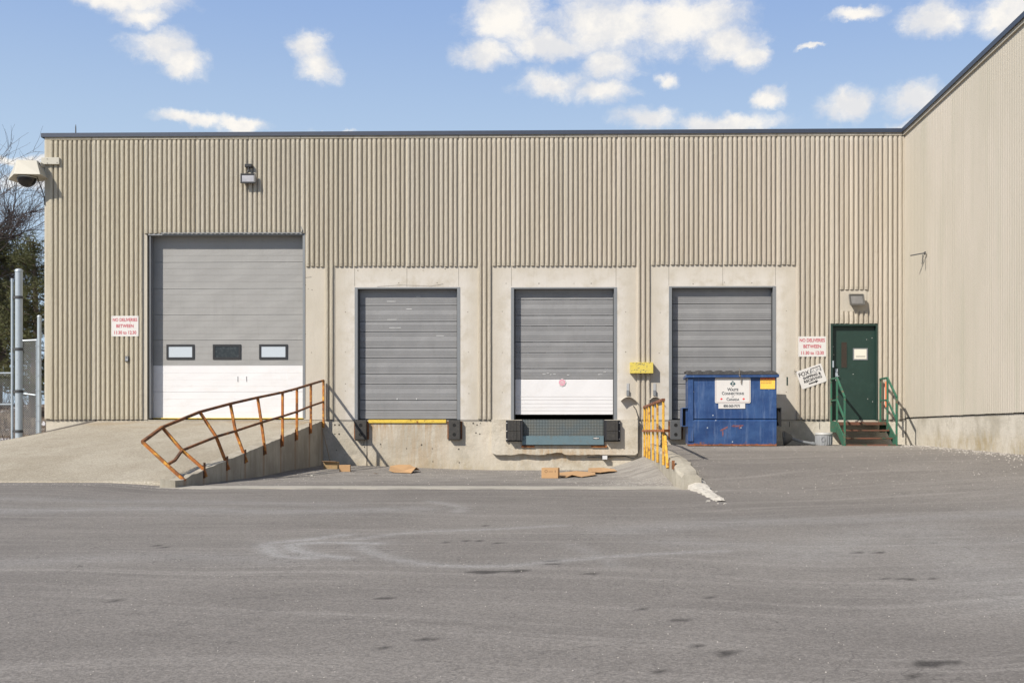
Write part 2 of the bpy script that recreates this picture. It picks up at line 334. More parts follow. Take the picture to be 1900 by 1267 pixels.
# ------------------------------------------------------------ helpers
ORG = {}
class MB:
    def __init__(s): s.v = []; s.f = []; s.mi = []; s.k = 0
    def add(s, vs, fs):
        n = len(s.v); s.v += [tuple(v) for v in vs]; s.f += [tuple(i+n for i in f) for f in fs]; s.mi += [s.k]*len(fs); return s
    def box(s, x0, y0, z0, x1, y1, z1, M=None):
        x0, x1 = sorted((x0, x1)); y0, y1 = sorted((y0, y1)); z0, z1 = sorted((z0, z1))
        vs = [Vector(q) for q in ((x0,y0,z0),(x1,y0,z0),(x1,y1,z0),(x0,y1,z0),(x0,y0,z1),(x1,y0,z1),(x1,y1,z1),(x0,y1,z1))]
        if M is not None: vs = [M @ v for v in vs]
        return s.add(vs, [(0,3,2,1),(4,5,6,7),(0,1,5,4),(1,2,6,5),(2,3,7,6),(3,0,4,7)])
    def bar(s, a, b, w, h=None, up=(0,0,1)):
        a = Vector(a); b = Vector(b); h = h or w; d = (b-a).normalized(); u = Vector(up)
        if abs(d.dot(u)) > .95: u = Vector((0, 1, 0))
        sd = d.cross(u).normalized(); u = sd.cross(d)
        vs = [p + sd*sx_*w/2 + u*su*h/2 for p in (a, b) for sx_, su in ((-1,-1),(1,-1),(1,1),(-1,1))]
        return s.add(vs, [(0,1,2,3),(7,6,5,4),(0,4,5,1),(1,5,6,2),(2,6,7,3),(3,7,4,0)])
    def tube(s, pts, r, n=8, cap=True):
        pts = [Vector(p) for p in pts]; rs = r if isinstance(r, (list, tuple)) else [r]*len(pts); vs = []; fs = []
        prev = None
        for i, p in enumerate(pts):
            d = (pts[min(i+1, len(pts)-1)]-pts[max(i-1, 0)]).normalized()
            if prev is None:
                u = Vector((0, 0, 1)) if abs(d.z) < .9 else Vector((1, 0, 0))
            else: u = prev
            a = (u - d*u.dot(d)).normalized(); prev = a; bb = d.cross(a)
            for k in range(n):
                t = 2*math.pi*k/n; vs.append(p + (a*math.cos(t)+bb*math.sin(t))*rs[i])
        for i in range(len(pts)-1):
            for k in range(n): fs.append((i*n+k, i*n+(k+1)%n, (i+1)*n+(k+1)%n, (i+1)*n+k))
        if cap: fs += [tuple(range(n-1, -1, -1)), tuple((len(pts)-1)*n+k for k in range(n))]
        return s.add(vs, fs)
    def lathe(s, prof, c, ax=(0,0,1), n=20):
        ax = Vector(ax).normalized(); u = Vector((1,0,0)) if abs(ax.x) < .9 else Vector((0,1,0))
        a = (u-ax*u.dot(ax)).normalized(); bb = ax.cross(a); c = Vector(c)
        vs = [c+ax*h+(a*math.cos(2*math.pi*k/n)+bb*math.sin(2*math.pi*k/n))*max(r, 1e-4) for r, h in prof for k in range(n)]
        fs = [(i*n+k, i*n+(k+1)%n, (i+1)*n+(k+1)%n, (i+1)*n+k) for i in range(len(prof)-1) for k in range(n)]
        return s.add(vs, fs)
    def prism(s, poly, d):       # poly: list of 3D points, extruded by vector d
        n = len(poly); d = Vector(d); vs = [Vector(p) for p in poly]+[Vector(p)+d for p in poly]
        return s.add(vs, [tuple(range(n)), tuple(range(2*n-1, n-1, -1))]+[(i, i+n, (i+1)%n+n, (i+1)%n) for i in range(n)])
    def build(s, name, mats, parent=None, bevel=0, smooth=False, loc=None):
        mats = mats if isinstance(mats, (list, tuple)) else [mats]
        org = Vector((0, 0, 0))
        if parent is not None: org = ORG.get(parent, org)
        elif loc is not None: org = Vector(loc)
        me = bpy.data.meshes.new(name); me.from_pydata([tuple(Vector(v)-org) for v in s.v], [], s.f)
        for m in mats: me.materials.append(m)
        if len(mats) > 1: me.polygons.foreach_set('material_index', s.mi)
        bm = bmesh.new(); bm.from_mesh(me); bmesh.ops.recalc_face_normals(bm, faces=bm.faces); bm.to_mesh(me); bm.free()
        o = bpy.data.objects.new(name, me); COL.objects.link(o)
        if parent is not None: o.parent = parent; ORG[o] = org
        else: o.location = org; ORG[o] = org
        if smooth:
            me.polygons.foreach_set('use_smooth', [True]*len(me.polygons))
            try: me.set_sharp_from_angle(angle=math.radians(40))
            except Exception: pass
        if bevel:
            md = o.modifiers.new('bevel', 'BEVEL'); md.width = bevel; md.segments = 2; md.limit_method = 'ANGLE'
        return o
def tag(o, label=None, cat=None, group=None, kind=None):
    for k, v in (('label', label), ('category', cat), ('group', group), ('kind', kind)):
        if v: o[k] = v
    return o
def thing(name, label, cat, loc=(0,0,0), group=None, rz=0, local=False):
    o = bpy.data.objects.new(name, None); COL.objects.link(o); o.location = loc; o.rotation_euler = (0, 0, rz); o.empty_display_size = .2
    ORG[o] = Vector((0,0,0)) if local else Vector(loc)
    return tag(o, label, cat, group)
def grid_obj(name, mt, xs, ys, fn, parent=None, attrs=None, org=Vector((0,0,0)), smooth=True):
    """fn(A,B)->(X,Y,Z) arrays"""
    A, B = np.meshgrid(xs, ys); Xc, Yc, Zc = fn(A, B)
    vs = np.stack([Xc.ravel()-org.x, Yc.ravel()-org.y, Zc.ravel()-org.z], 1); nx, ny = len(xs), len(ys)
    i = np.arange(nx-1); j = np.arange(ny-1); I, J = np.meshgrid(i, j); b0 = (J*nx+I).ravel()
    q = np.stack([b0, b0+1, b0+1+nx, b0+nx], 1)
    me = bpy.data.meshes.new(name); me.vertices.add(len(vs)); me.vertices.foreach_set('co', vs.ravel())
    me.loops.add(q.size); me.loops.foreach_set('vertex_index', q.ravel().astype(np.int32))
    me.polygons.add(len(q)); me.polygons.foreach_set('loop_start', np.arange(0, q.size, 4, dtype=np.int32))
    me.polygons.foreach_set('use_smooth', [smooth]*len(q)); me.update(calc_edges=True)
    me.materials.append(mt)
    for k, arr in (attrs or {}).items():
        a = me.attributes.new(k, 'FLOAT', 'POINT'); a.data.foreach_set('value', np.asarray(arr, dtype=np.float32).ravel())
    o = bpy.data.objects.new(name, me); COL.objects.link(o)
    if parent is not None: o.parent = parent; ORG[o] = org
    return o
def text(body, size, loc, mt, parent, name='lettering', sx=1., rz=0, spin=0., face=-1, small=False, bold=0., align='CENTER', space=1.):
    cu = bpy.data.curves.new(name, 'FONT'); cu.body = body; cu.size = size; cu.align_x = align; cu.align_y = 'CENTER'
    cu.offset = bold; cu.extrude = .0008; cu.space_character = space; cu.resolution_u = 3
    if small:
        cu.small_caps_scale = .76
        for cf in cu.body_format: cf.use_small_caps = True
    t = bpy.data.objects.new(name, cu); COL.objects.link(t)
    dg = bpy.context.evaluated_depsgraph_get(); me = bpy.data.meshes.new_from_object(t.evaluated_get(dg))
    bpy.data.objects.remove(t); bpy.data.curves.remove(cu)
    M = Matrix.Translation(Vector(loc)-ORG.get(parent, Vector((0,0,0)))) @ Matrix.Rotation(rz, 4, 'Z') @ Matrix.Rotation(math.pi/2, 4, 'X') @ Matrix.Rotation(spin, 4, 'Z') @ Matrix.Diagonal((sx, 1, 1, 1))
    me.transform(M); me.materials.clear(); me.materials.append(mt); me.name = name
    o = bpy.data.objects.new(name, me); COL.objects.link(o); o.parent = parent; ORG[o] = ORG.get(parent, Vector((0,0,0)))
    return o
def interp(x, xp, fp): return np.interp(x, xp, fp)
def sst(x, a, b):
    t = np.clip((x-a)/(b-a), 0, 1); return t*t*(3-2*t)

# ------------------------------------------------------------ ground heights
XC0 = X(1196); XC1 = XC0+.30              # right retaining wall
XR1 = X(600); XR0 = XR1-.22               # ramp side wall
XL = X(84); XW = X(1678)                  # building corners
def zg(x, y):
    x = np.asarray(x, float); y = np.asarray(y, float)
    mid = interp(y, [-60, -28, -10.3, -9.2, -3, 0], [-.9, -.36, .05, .06, .045, .0])
    left = interp(y, [-60, -28, -9.7], [-.9, -.36, .125])
    r1 = interp(y, [-60, -28, -20, -14, -12.5, -10.3, -9.4, -9, -8, -6, -2, 0], [-.9, -.35, -.16, -.02, .0, .09, .21, .29, .36, .43, .6, .62])
    r2 = interp(y, [-60, -28, -20, -14, -9.7, -7.5, -2, 0], [-.9, -.34, -.08, .17, .42, .53, .61, .62])
    mid = mid+.12*sst(-x, 2, 6.2)*np.clip(1+y/5.5, 0, 1)
    right = r1+(r2-r1)*sst(x, 2.5, 8)
    wd = interp(y, [-16, -9.7], [3.2, .12]); t = sst(x, XC0+.12-wd*.15, XC0+.22+wd)
    z = mid+(right-mid)*t
    tl = sst(x, XR1+.2, XR0-1.2); z = np.where(y < -9.5, z+(left-z)*tl, z)
    berm = .34*np.clip(1+y/9.2, 0, 1)**.8*np.clip(1-(XC0-x)/(.35+.75*np.clip(1+y/9, 0, 1)), 0, 1)**1.2
    z = z+np.where((x < XC0+.1) & (y > -9.3), berm, 0)
    back = np.clip(1.12+.233*(x+11.9), .35, .85)
    inner = (x > XL-.02)
    z = np.where((y > -.2) & (x < XR0), np.where(inner, -.2, back), z)
    z = np.where((y > -9.45) & (y <= -.2) & (x < XR0+.1), -.25, z)
    z = np.where((y > .15) & (x > XR0), -.2, z)
    return z
def zgs(x, y): return float(zg(x, y))
def GP(px, py, z0=0.):
    z = z0
    for _ in range(12):
        d = ray(px, py); t = (z-EYE)/d.z; x = d.x*t; y = -DIST+d.y*t; y = min(y, -.3) if px > 90 else y; z = zgs(x, y)
    return Vector((x, y, z))

fine_x = np.arange(-9, 9.6, .06)
xs = np.concatenate([[-700, -300, -120, -60, -35, -24], np.arange(-20, -9, .35), fine_x, np.arange(9.7, 20, .5), [24, 35, 60, 120, 300, 700]])
xs = np.sort(np.unique(np.concatenate([xs, [XC0+.1, XC0+.22, XR0+.1, XR0+.02, XL-.31, XL-.29]])))
ys = np.concatenate([[-700, -300, -120, -60, -45, -36, -32, -29], np.arange(-27, -20, .075), np.arange(-20, -9.4, .06), [-9.46, -9.44], np.arange(-9.35, 0, .15), [-.21, -.19, 0, .14, .16, .29, .31, 1, 3, 8, 20, 60, 200, 700]])
ys = np.sort(np.unique(ys))
A, B = np.meshgrid(xs, ys)
light = np.zeros_like(A); dark = np.zeros_like(A)
def pdist(A, B, pts):
    d = np.full(A.shape, 1e9)
    for (x0, y0), (x1, y1) in zip(pts[:-1], pts[1:]):
        dx, dy = x1-x0, y1-y0; L = dx*dx+dy*dy+1e-9; t = np.clip(((A-x0)*dx+(B-y0)*dy)/L, 0, 1)
        d = np.minimum(d, np.hypot(A-x0-t*dx, B-y0-t*dy))
    return d
def curve_px(pts):
    q = [GP(*p) for p in pts]; q = [(v.x, v.y) for v in q]; out = []
    for i in range(len(q)-1):
        p0 = q[max(i-1, 0)]; p1 = q[i]; p2 = q[i+1]; p3 = q[min(i+2, len(q)-1)]
        for t in np.linspace(0, 1, 6, endpoint=False):
            out.append(tuple(.5*((2*p1[k])+(-p0[k]+p2[k])*t+(2*p0[k]-5*p1[k]+4*p2[k]-p3[k])*t*t+(-p0[k]+3*p1[k]-3*p2[k]+p3[k])*t**3) for k in (0, 1)))
    out.append(q[-1]); return out
for pts, w, a in [([(640,992),(560,1002),(505,1007),(497,1018),(520,1031),(580,1035)], .16, .8), ([(700,1008),(600,1006),(545,1010),(545,1018),(575,1027),(640,1035)], .13, .9),
    ([(668,1012),(700,1028),(760,1042),(850,1050),(960,1048),(1060,1038),(1200,1028),(1340,1022)], .2, .6),
    ([(660,1000),(760,988),(900,982),(1040,975)], .18, .55), ([(0,948),(250,943),(500,949),(760,944)], .35, .5), ([(0,925),(300,930),(620,936)], .3, .35),
    ([(800,930),(850,940),(850,950)], .15, .5), ([(1150,985),(1400,968),(1900,952)], .4, .4), ([(1250,1005),(1500,1015),(1900,1002)], .4, .3),
    ([(0,1045),(300,1032),(520,1040)], .3, .3), ([(1060,1010),(1120,1035),(1140,1050)], .12, .3), ([(1500,905),(1700,915),(1900,908)], .5, .35)]:
    w = .09 if w < .25 else w; a = min(1, a*.75) if w < .25 else a
    d = pdist(A, B, curve_px(pts)); a *= .7 if w < .1 else .5; light = np.maximum(light, a*np.exp(-(d/w)**2)+.25*a*np.exp(-(d/(w*3))**2))
for px, py, wx, hy in [(905,1061,34,3),(870,1062,8,1.5),(968,1058,8,1.5),(1023,1040,13,1.5),(1028,1046,6,1.2),(1318,1108,8,2),(1190,1131,8,2),(1260,1150,8,1.6),(1345,1212,22,5),(1300,1198,16,1.5),
    (1735,1230,48,3.5),(1720,1232,35,3),(1220,1245,14,4),(1595,1025,16,1.2),(1632,1025,5,1),(1645,1073,14,1.3),(1682,1074,14,1.2),(1733,1073,9,1.6),(292,1012,8,1.3),(306,1015,6,1.3),
    (825,1006,7,1),(865,1003,9,1),(924,1007,9,1.2),(890,1003,6,1),(712,1109,8,1),(220,1113,4,1),(795,1186,7,1.5),(705,1200,10,1.5),(1700,1257,22,1.5),(900,975,9,.8),(1098,1064,8,1),(955,1060,20,1.2)]:
    c = GP(px, py); rx = abs(GP(px+wx, py).x-c.x); ry = abs(GP(px, py-hy).y-GP(px, py+hy).y)/2
    ry = max(ry, .05); rx = max(rx, .05)
    ang = np.arctan2((B-c.y)/ry, (A-c.x)/rx); wob_ = 1+.22*np.sin(3*ang+px)+.15*np.sin(5*ang+py)
    dark = np.maximum(dark, 1-sst(np.hypot((A-c.x)/rx, (B-c.y)/ry)/wob_, .7, 1.15))
dusty = sst(B, -6, 0)*.5*((A > XC1)|(A < XR0)) + np.exp(-((A-XC0+.3)/.8)**2)*sst(B, -11.5, -9.2)*(A < XC1)*.7
dusty = dusty + .45*((A > XR1) & (A < XC0))*sst(B, -10, -7)
dusty = dusty + .7*np.exp(-np.abs(XW-A)/.5)*sst(B, -12, -1)
ground = grid_obj('ground', M_ASPH, xs, ys, lambda a, b: (a, b, zg(a, b)), attrs={'light': light, 'dark': dark, 'dusty': np.clip(dusty, 0, 1)})
tag(ground, kind='structure')

# concrete threshold strip in front of the dock pit
st = MB(); n = 46; xa = np.linspace(XR0-.05, XC0+.06, n)
for i in range(n-1):
    a0 = -9.62+.02*math.sin(i*1.3); a1 = -9.62+.02*math.sin((i+1)*1.3); b0 = -10.25+.05*math.sin(i*.9); b1 = -10.25+.05*math.sin((i+1)*.9)
    st.add([(xa[i],b0,.068),(xa[i+1],b1,.068),(xa[i+1],a1,.07),(xa[i],a0,.07),(xa[i],b0,-.1),(xa[i+1],b1,-.1),(xa[i+1],a1,-.1),(xa[i],a0,-.1)], [(0,1,2,3),(0,4,5,1),(3,2,6,7)])
tag(st.build('concrete_strip', simple('strip_concrete', (.36, .335, .29), .95, 0, .2, 3, .006, 30, (.25, .23, .2), .6)), kind='structure')

# ramp
def zramp(x, y):
    top = np.where(x < -11.9, np.maximum(.25, 1.195+.233*(x+11.9)), 1.195); return top+(.135-top)*np.clip(-y/9.75, 0, 1)
rx_ = np.concatenate([np.linspace(-26, -14, 14), np.linspace(-13.7, XR0, 60)]); ry_ = np.concatenate([[-9.8], np.linspace(-9.75, -.02, 70), [.02]])
ra = grid_obj('ramp', M_RAMP, rx_, ry_, lambda a, b: (a, np.where((b > -.03) & (a < XL-.02), .35, b), np.where(b < -9.77, -.1, zramp(a, b))))
tag(ra, kind='structure')

kb = MB(); kx = np.linspace(-24, X(178), 40)
for a_, b_ in zip(kx[:-1], kx[1:]):
    kb.bar((a_, -.03+.01*mn.noise(Vector((a_*3, 0, 0))), float(zramp(np.float64(a_), 0.))+.012), (b_, -.03+.01*mn.noise(Vector((b_*3, 0, 0))), float(zramp(np.float64(b_), 0.))+.012), .09, .05)
tag(kb.build('kerb', simple('kerb_dark', (.13, .115, .10), .95, 0, .25, 5)), kind='structure')

# ------------------------------------------------------------ building
BL = thing('warehouse_building', 'long beige ribbed concrete warehouse with four grey overhead doors and a projecting side wing', 'building', (0, 4, 0))
OB = ORG[BL]
ZT = Z(252, 0, 900); ZTOP = ZT
ZD = Z(778.5, 0, 900)                     # dock floor line
zf = lambda py, px=900: Z(py, 0, px)
# openings (x0,x1,z0,z1)
OP = {'big': (X(273), X(564), ZD-.02, zf(434, 420)), 'd2': (X(658), X(854), ZD-.0, zf(533, 755)), 'd3': (X(948), X(1145), ZD, zf(533, 1046)),
      'd4': (X(1241), X(1440), ZD, zf(531, 1340)), 'man': (X(1541), X(1628), zf(780.5, 1585), zf(601, 1585))}
REC = .175
# smooth front sheet with openings
cx_ = sorted(set([XL, XW]+[v for o in OP.values() for v in o[:2]])); 
fx = np.sort(np.unique(np.concatenate([np.arange(XL, XW, .12), cx_])))
fz = np.sort(np.unique(np.concatenate([np.arange(ZD, ZT, .12), [ZD, ZT+.05]]+[[o[2], o[3]] for o in OP.values()])))
def hole(x, z): return any(o[0] < x < o[1] and o[2]-.03 < z < o[3] for o in OP.values())
A2, B2 = np.meshgrid(fx, fz); pale = np.zeros_like(A2)
for k in ('d2', 'd3', 'd4'):
    o = OP[k]; dx = np.maximum(np.maximum(o[0]-A2, A2-o[1]), 0); dz = np.maximum(B2-o[3], 0)
    pale = np.maximum(pale, np.exp(-(np.hypot(dx, dz*.6)/.26)**2))
fw = MB(); idx = {}
for j in range(len(fz)-1):
    for i in range(len(fx)-1):
        if not hole((fx[i]+fx[i+1])/2, (fz[j]+fz[j+1])/2):
            q = []
            for a, b in ((i, j), (i+1, j), (i+1, j+1), (i, j+1)):
                if (a, b) not in idx: idx[(a, b)] = len(fw.v); fw.v.append((fx[a], 0, fz[b]))
                q.append(idx[(a, b)])
            fw.f.append(tuple(q)); fw.mi.append(0)
pv = [0]*len(fw.v)
for (a, b), k in idx.items(): pv[k] = pale[b, a]
for k, o in OP.items():    # reveals
    x0, x1, z0, z1 = o; rd = .32 if k != 'man' else .2
    for vs in ([(x0,0,z0),(x0,rd,z0),(x0,rd,z1),(x0,0,z1)], [(x1,0,z0),(x1,0,z1),(x1,rd,z1),(x1,rd,z0)], [(x0,0,z1),(x0,rd,z1),(x1,rd,z1),(x1,0,z1)], [(x0,0,z0),(x1,0,z0),(x1,rd,z0),(x0,rd,z0)]):
        fw.add(vs, [(0,1,2,3)]); pv += [0]*4
def zcut(k): return k
# rest of the shell: left side, back, roof, interior
BD = 22
fw.add([(XL,0,-.3),(XL,BD,-.3),(XL,BD,ZT),(XL,0,ZT)], [(0,1,2,3)]); pv += [0]*4
fw.add([(XL,BD,-.3),(XW+14,BD,-.3),(XW+14,BD,ZT),(XL,BD,ZT)], [(0,1,2,3)]); pv += [0]*4
fw.add([(XL,0,ZT+.02),(XW+.3,0,ZT+.02),(XW+.3,BD,ZT+.02),(XL,BD,ZT+.02)], [(0,1,2,3)]); pv += [0]*4
# vertical joints & tie holes as thin geometry
me_w = fw.build('front_wall', M_SMOOTH, BL)
a = me_w.data.attributes.new('pale', 'FLOAT', 'POINT'); a.data.foreach_set('value', np.array(pv, dtype=np.float32))
jn = MB()
def joint(px, py0, py1, w=.010):
    x = X(px); jn.box(x-w/2, -.0015, Z(py1, 0, px), x+w/2, .004, Z(py0, 0, px))
for px, a0, a1 in [(658,494,531),(755,494,532),(851,494,531),(949,493,531),(1143,493,531),(1241,492,530),(1341,492,530),(1439,492,529),(949,535,777),(1143.5,535,777),(622,494,778),(913,494,778)]:
    joint(px, a0, a1, .007)
for px, py in [(567,529),(572,536),(579,538),(567,620),(578,654),(641,579),(641,653),(641,712),(641,725),(868,579),(869,653),(870,717),(870,730),(664,502),(727,502),(785,502),(811,525),(826,499),(740,525),
    (939,526),(1000,526),(1065,526),(1097,526),(932,578),(932,654),(932,728),(1161,579),(1161,653),(1225,580),(1223,655),(1286,527),(1344,524),(1395,525),(1459,577),(1458,651),(1459,727)]:
    p = P(px, py); r = random.uniform(.009, .015); jn.lathe([(0, -.0015), (r, -.0012), (r, .004)], p, (0, 1, 0), 8)
for x0, y0, x1, y1 in [(567,515,578,514),(700,532,742,529),(742,529,800,531),(800,531,822,527)]:
    jn.bar(P(x0, y0), P(x1, y1), .012, .004)
jn.build('joint_lines', simple('joint_dark', (.14, .12, .095), .95), BL)

# ribs
rb_v, rb_f = [], []
prof = [(0.0, 0.), (.004, -.040), (.014, -.054), (.052, -.053), (.074, -.045), (.085, -.020), (.088, 0.)]
def rib(x, z0, z1, rows=.08, axis='x', wsc=1., jit=.0009, depth=1.):
    n = max(3, int((z1-z0)/rows)); zz = np.linspace(z0, z1, n+1); base = len(rb_v); m = len(prof)
    sc_ = PITCH/.1156*wsc; ox = random.uniform(-.0015, .0015)
    for k, z in enumerate(zz):
        endk = 1. if 0 < k < n else .8
        for q, (a, d) in enumerate(prof):
            ja = random.gauss(0, jit) if 0 < q < m-1 else 0; jd = random.gauss(0, jit*.8) if 0 < q < m-1 else 0
            dd = (d*endk*depth+jd*min(1, depth*2)) if 0 < q < m-1 else 0
            if axis == 'x': rb_v.append((x+ox+a*sc_+ja, dd, z))
            else: rb_v.append((x+dd, -axis[0]+(a*sc_+ja), z))
    for k in range(n):
        for q in range(m-1):
            b = base+k*m+q; rb_f.append((b, b+1, b+1+m, b+m))
    rb_f.append(tuple(range(base, base+m))); rb_f.append(tuple(range(base+n*m+m-1, base+n*m-1, -1)))
ZR = Z(257.5, 0, 900)
nr = int((XW-XL)/PITCH)+2
k0 = math.floor((XL-RX0)/PITCH)
for k in range(k0, k0+nr+3):
    x = RX0+k*PITCH+.006
    xm = x+.042; px = 1087+xm*76.7
    # px by exact projection
    d = Vector((xm, DIST, 0)); px = CX+F_PX*d.dot(Rv)/d.dot(Fv)
    if px < 94 or px > 1673: continue
    zb = ZD+.01+random.uniform(-.006, .006); segs = [(zb, ZR)]
    def top(py): return Z(py, 0, px)+random.uniform(-.008, .006)
    if 269 < px < 563: segs = [(top(433), ZR)]
    elif 563 <= px < 600: segs = [(top(494.5), ZR)]
    elif 622 < px < 887: segs = [(top(494), ZR)]
    elif 913 < px < 1181: segs = [(top(493.5), ZR)]
    elif 1206 < px < 1477: segs = [(top(491.5), ZR)]
    elif 1541 < px < 1629:
        segs = [(top(600.5), ZR)]
        if 1561 < px < 1609: segs = [(top(600.5), Z(578, 0, px)), (Z(537.5, 0, px), ZR)]
    for a_, b_ in segs: rib(x, a_, b_, wsc=.84 if k % 11 == 10 else (1.06 if k % 11 == 0 else 1.))
mb = MB(); mb.v = rb_v; mb.f = rb_f; mb.mi = [0]*len(rb_f)
def nb(mb, name, mt, parent):
    org = ORG[parent]; me = bpy.data.meshes.new(name); me.from_pydata([(v[0]-org.x, v[1]-org.y, v[2]-org.z) for v in mb.v], [], mb.f); me.materials.append(mt)
    o = bpy.data.objects.new(name, me); COL.objects.link(o); o.parent = parent; ORG[o] = org; return o
nb(mb, 'wall_ribs', M_RIB, BL)
# parapet band above the ribs, corner pier
pb = MB(); pb.box(XL, -.048, ZR+.012, XW-.05, .1, ZT+.03)
pb.box(XL-.002, -.045, ZD+.02, X(95.5), .3, ZR+.012)
pb.box(XW-.07, -.02, ZD+.02, XW+.02, .1, ZR+.01)
pb.build('plain_band', M_RIB, BL, bevel=.012)
bj = MB()
for k in range(-1, 17):
    x = RX0+k*PANEL
    if XL+.2 < x < XW-.2: bj.box(x-.005, -.0505, ZR+.01, x+.004, -.03, ZT+.0)
bj.build('band_joints', simple('band_joint', (.12, .1, .08), .95), BL)
# side wing (runs toward the camera)
YE = -12.5
rb_v, rb_f = [], []
y = -.02
while y > YE+.1:
    rib(XW, ZD+.05+random.uniform(-.004, .004), ZR, rows=.14, axis=(-(y-PITCH*.9),), jit=.0006, depth=.09); y -= PITCH
mb = MB(); mb.v = rb_v; mb.f = rb_f; mb.mi = [0]*len(rb_f); nb(mb, 'wing_ribs', M_WING, BL)
sw = MB(); sw.box(XW-.001, YE, ZD+.06, XW+14, BD, ZT+.02); sw.box(XW-.046, YE-.01, ZR+.012, XW+.05, -.05, ZT+.04)
sw.box(XW-.04, YE-.02, ZD+.05, XW+.1, YE+.1, ZR+.01)
sw.build('side_wing', M_WING, BL)
# foundations with stains
def found_attrs(px_of, A, B, y=0):
    r = np.zeros_like(A); dmp = np.zeros_like(A); pl = np.zeros_like(A); return r, dmp, pl
fxs = np.arange(XL, XW+.05, .06); fzs = np.concatenate([[-.3], np.linspace(-.05, ZD-.012, 26)])
A3, B3 = np.meshgrid(fxs, fzs)
rust = .4*np.exp(-((A3-X(700))/.35)**2)*sst(B3, .5, 1.1)+.22*np.exp(-((A3-X(790))/.5)**2)+.7*np.exp(-((A3-X(1046))/1.4)**2)*sst(B3, .05, .35)+.18*np.exp(-((A3-X(755))/1.1)**2)
rust += .5*((A3 > X(668)) & (A3 < X(850)))*sst(B3, ZD-.3, ZD)
damp = .75*(1-sst(B3, .0, .45))*((A3 > XR1) & (A3 < XC0))*.7 + .8*(1-sst(B3, .6, .85))*(A3 > XC1)*.5
pl = .6*np.exp(-((A3-X(1046))/2.0)**2)+.4*np.exp(-((A3-X(625))/.4)**2)+.7*(A3 > X(1450))
rough_patch = np.exp(-(((A3-X(664))/.25)**2+((B3-.22)/.25)**2))
fo = grid_obj('foundation', M_FOUND, fxs, fzs, lambda a, b: (a, np.full_like(a, .014)-.0*a+np.where((a > X(648)) & (a < X(681)) & (b < Z(840)), .03*rng.random(a.shape), 0), b), BL, {'rust': np.clip(rust, 0, 1), 'damp': np.clip(damp, 0, 1), 'pale': np.clip(pl, 0, 1)}, OB)
# foundation of the wing: slightly set back below jagged ribs
fys = np.arange(YE, .02, .08)
A4, B4 = np.meshgrid(fys, np.linspace(-.3, ZD+.03, 22))
pxn = .5+.5*np.sin(A4*5)*np.sin(A4*13+1)
dm = 1-sst(B4, .68+.12*pxn, .9+.15*pxn); dm = dm*(A4 < -1.2)
grid_obj('wing_foundation', M_FOUND, fys, np.linspace(-.3, ZD+.03, 22), lambda a, b: (np.full_like(a, XW+.03), a, b), BL, {'rust': 0*dm, 'damp': np.clip(dm, 0, 1), 'pale': .7+0*dm}, OB)
wf = MB(); wf.box(XW+.04, YE, -.3, XW+14, BD, ZD+.028); wf.build('wing_base', M_FOUND, BL)
# ledge under panels on the foundation (thin shadow joint)
lj = MB(); lj.box(XL, -.004, ZD-.012, OP['big'][0], .013, ZD+.002)
for a_, b_ in ((564, 658), (854, 948), (1145, 1241), (1440, 1541), (1628, 1677)): lj.box(X(a_), -.003, ZD-.011, X(b_), .013, ZD+.001)
lj.build('panel_joint', simple('joint_dark2', (.1, .085, .07), .95), BL)
tb = MB()
for px, py in [(621,788),(629,788),(621,805),(629,805),(878,785),(885,788),(891,785),(883,803),(890,805),(624,835),(754,832),(802,832),(706,824),(676,829),(782,825),(852,858),(803,856),(851,833)]:
    p = P(px, py); r = random.uniform(.012, .022); tb.lathe([(0, .008), (r, .009), (r*1.1, .016)], p, (0, 1, 0), 8)
tb.bar(P(676,811)+Vector((0,.012,0)), P(675,826)+Vector((0,.012,0)), .012, .006)
tb.bar(P(681,812)+Vector((0,.012,0)), P(680,868)+Vector((0,.012,0)), .014, .006)
tb.bar(P(1465,782)+Vector((0,.012,0)), P(1465,792)+Vector((0,.012,0)), .012, .006); tb.bar(P(1521,784)+Vector((0,.012,0)), P(1521,796)+Vector((0,.012,0)), .012, .006)
tb.build('form_holes', simple('hole_dark', (.07, .06, .05), .95), BL)
# plain plate behind the lamp over the green door
lp = MB(); a_, b_ = X(1562), X(1608); lp.box(a_, -.012, Z(577.5,0,1585), b_, .002, Z(538,0,1585)); lp.build('lamp_plate', M_SMOOTH, BL)
# parapet cap (metal)
pc = MB()
z0, z1 = Z(252.8, 0, 900), Z(245.2, 0, 900)
pc.box(XL-.05, -.085, z0+.015, XW-.02, -.065, z1); pc.box(XL-.05, -.085, z1, XW+.3, .35, z1+.012); pc.box(XL-.07, -.085, z0+.01, XL-.05, BD, z1+.01)
pc.box(XW-.085, YE-.08, z0+.015, XW-.065, -.065, z1); pc.box(XW-.085, YE-.08, z1+.002, XW+.35, -.08, z1+.014)
for k in range(1, 7):
    x = XL+k*3.05; pc.box(x, -.088, z0+.013, x+.03, -.084, z1+.002)
pc.build('parapet_cap', M_CAP, BL)

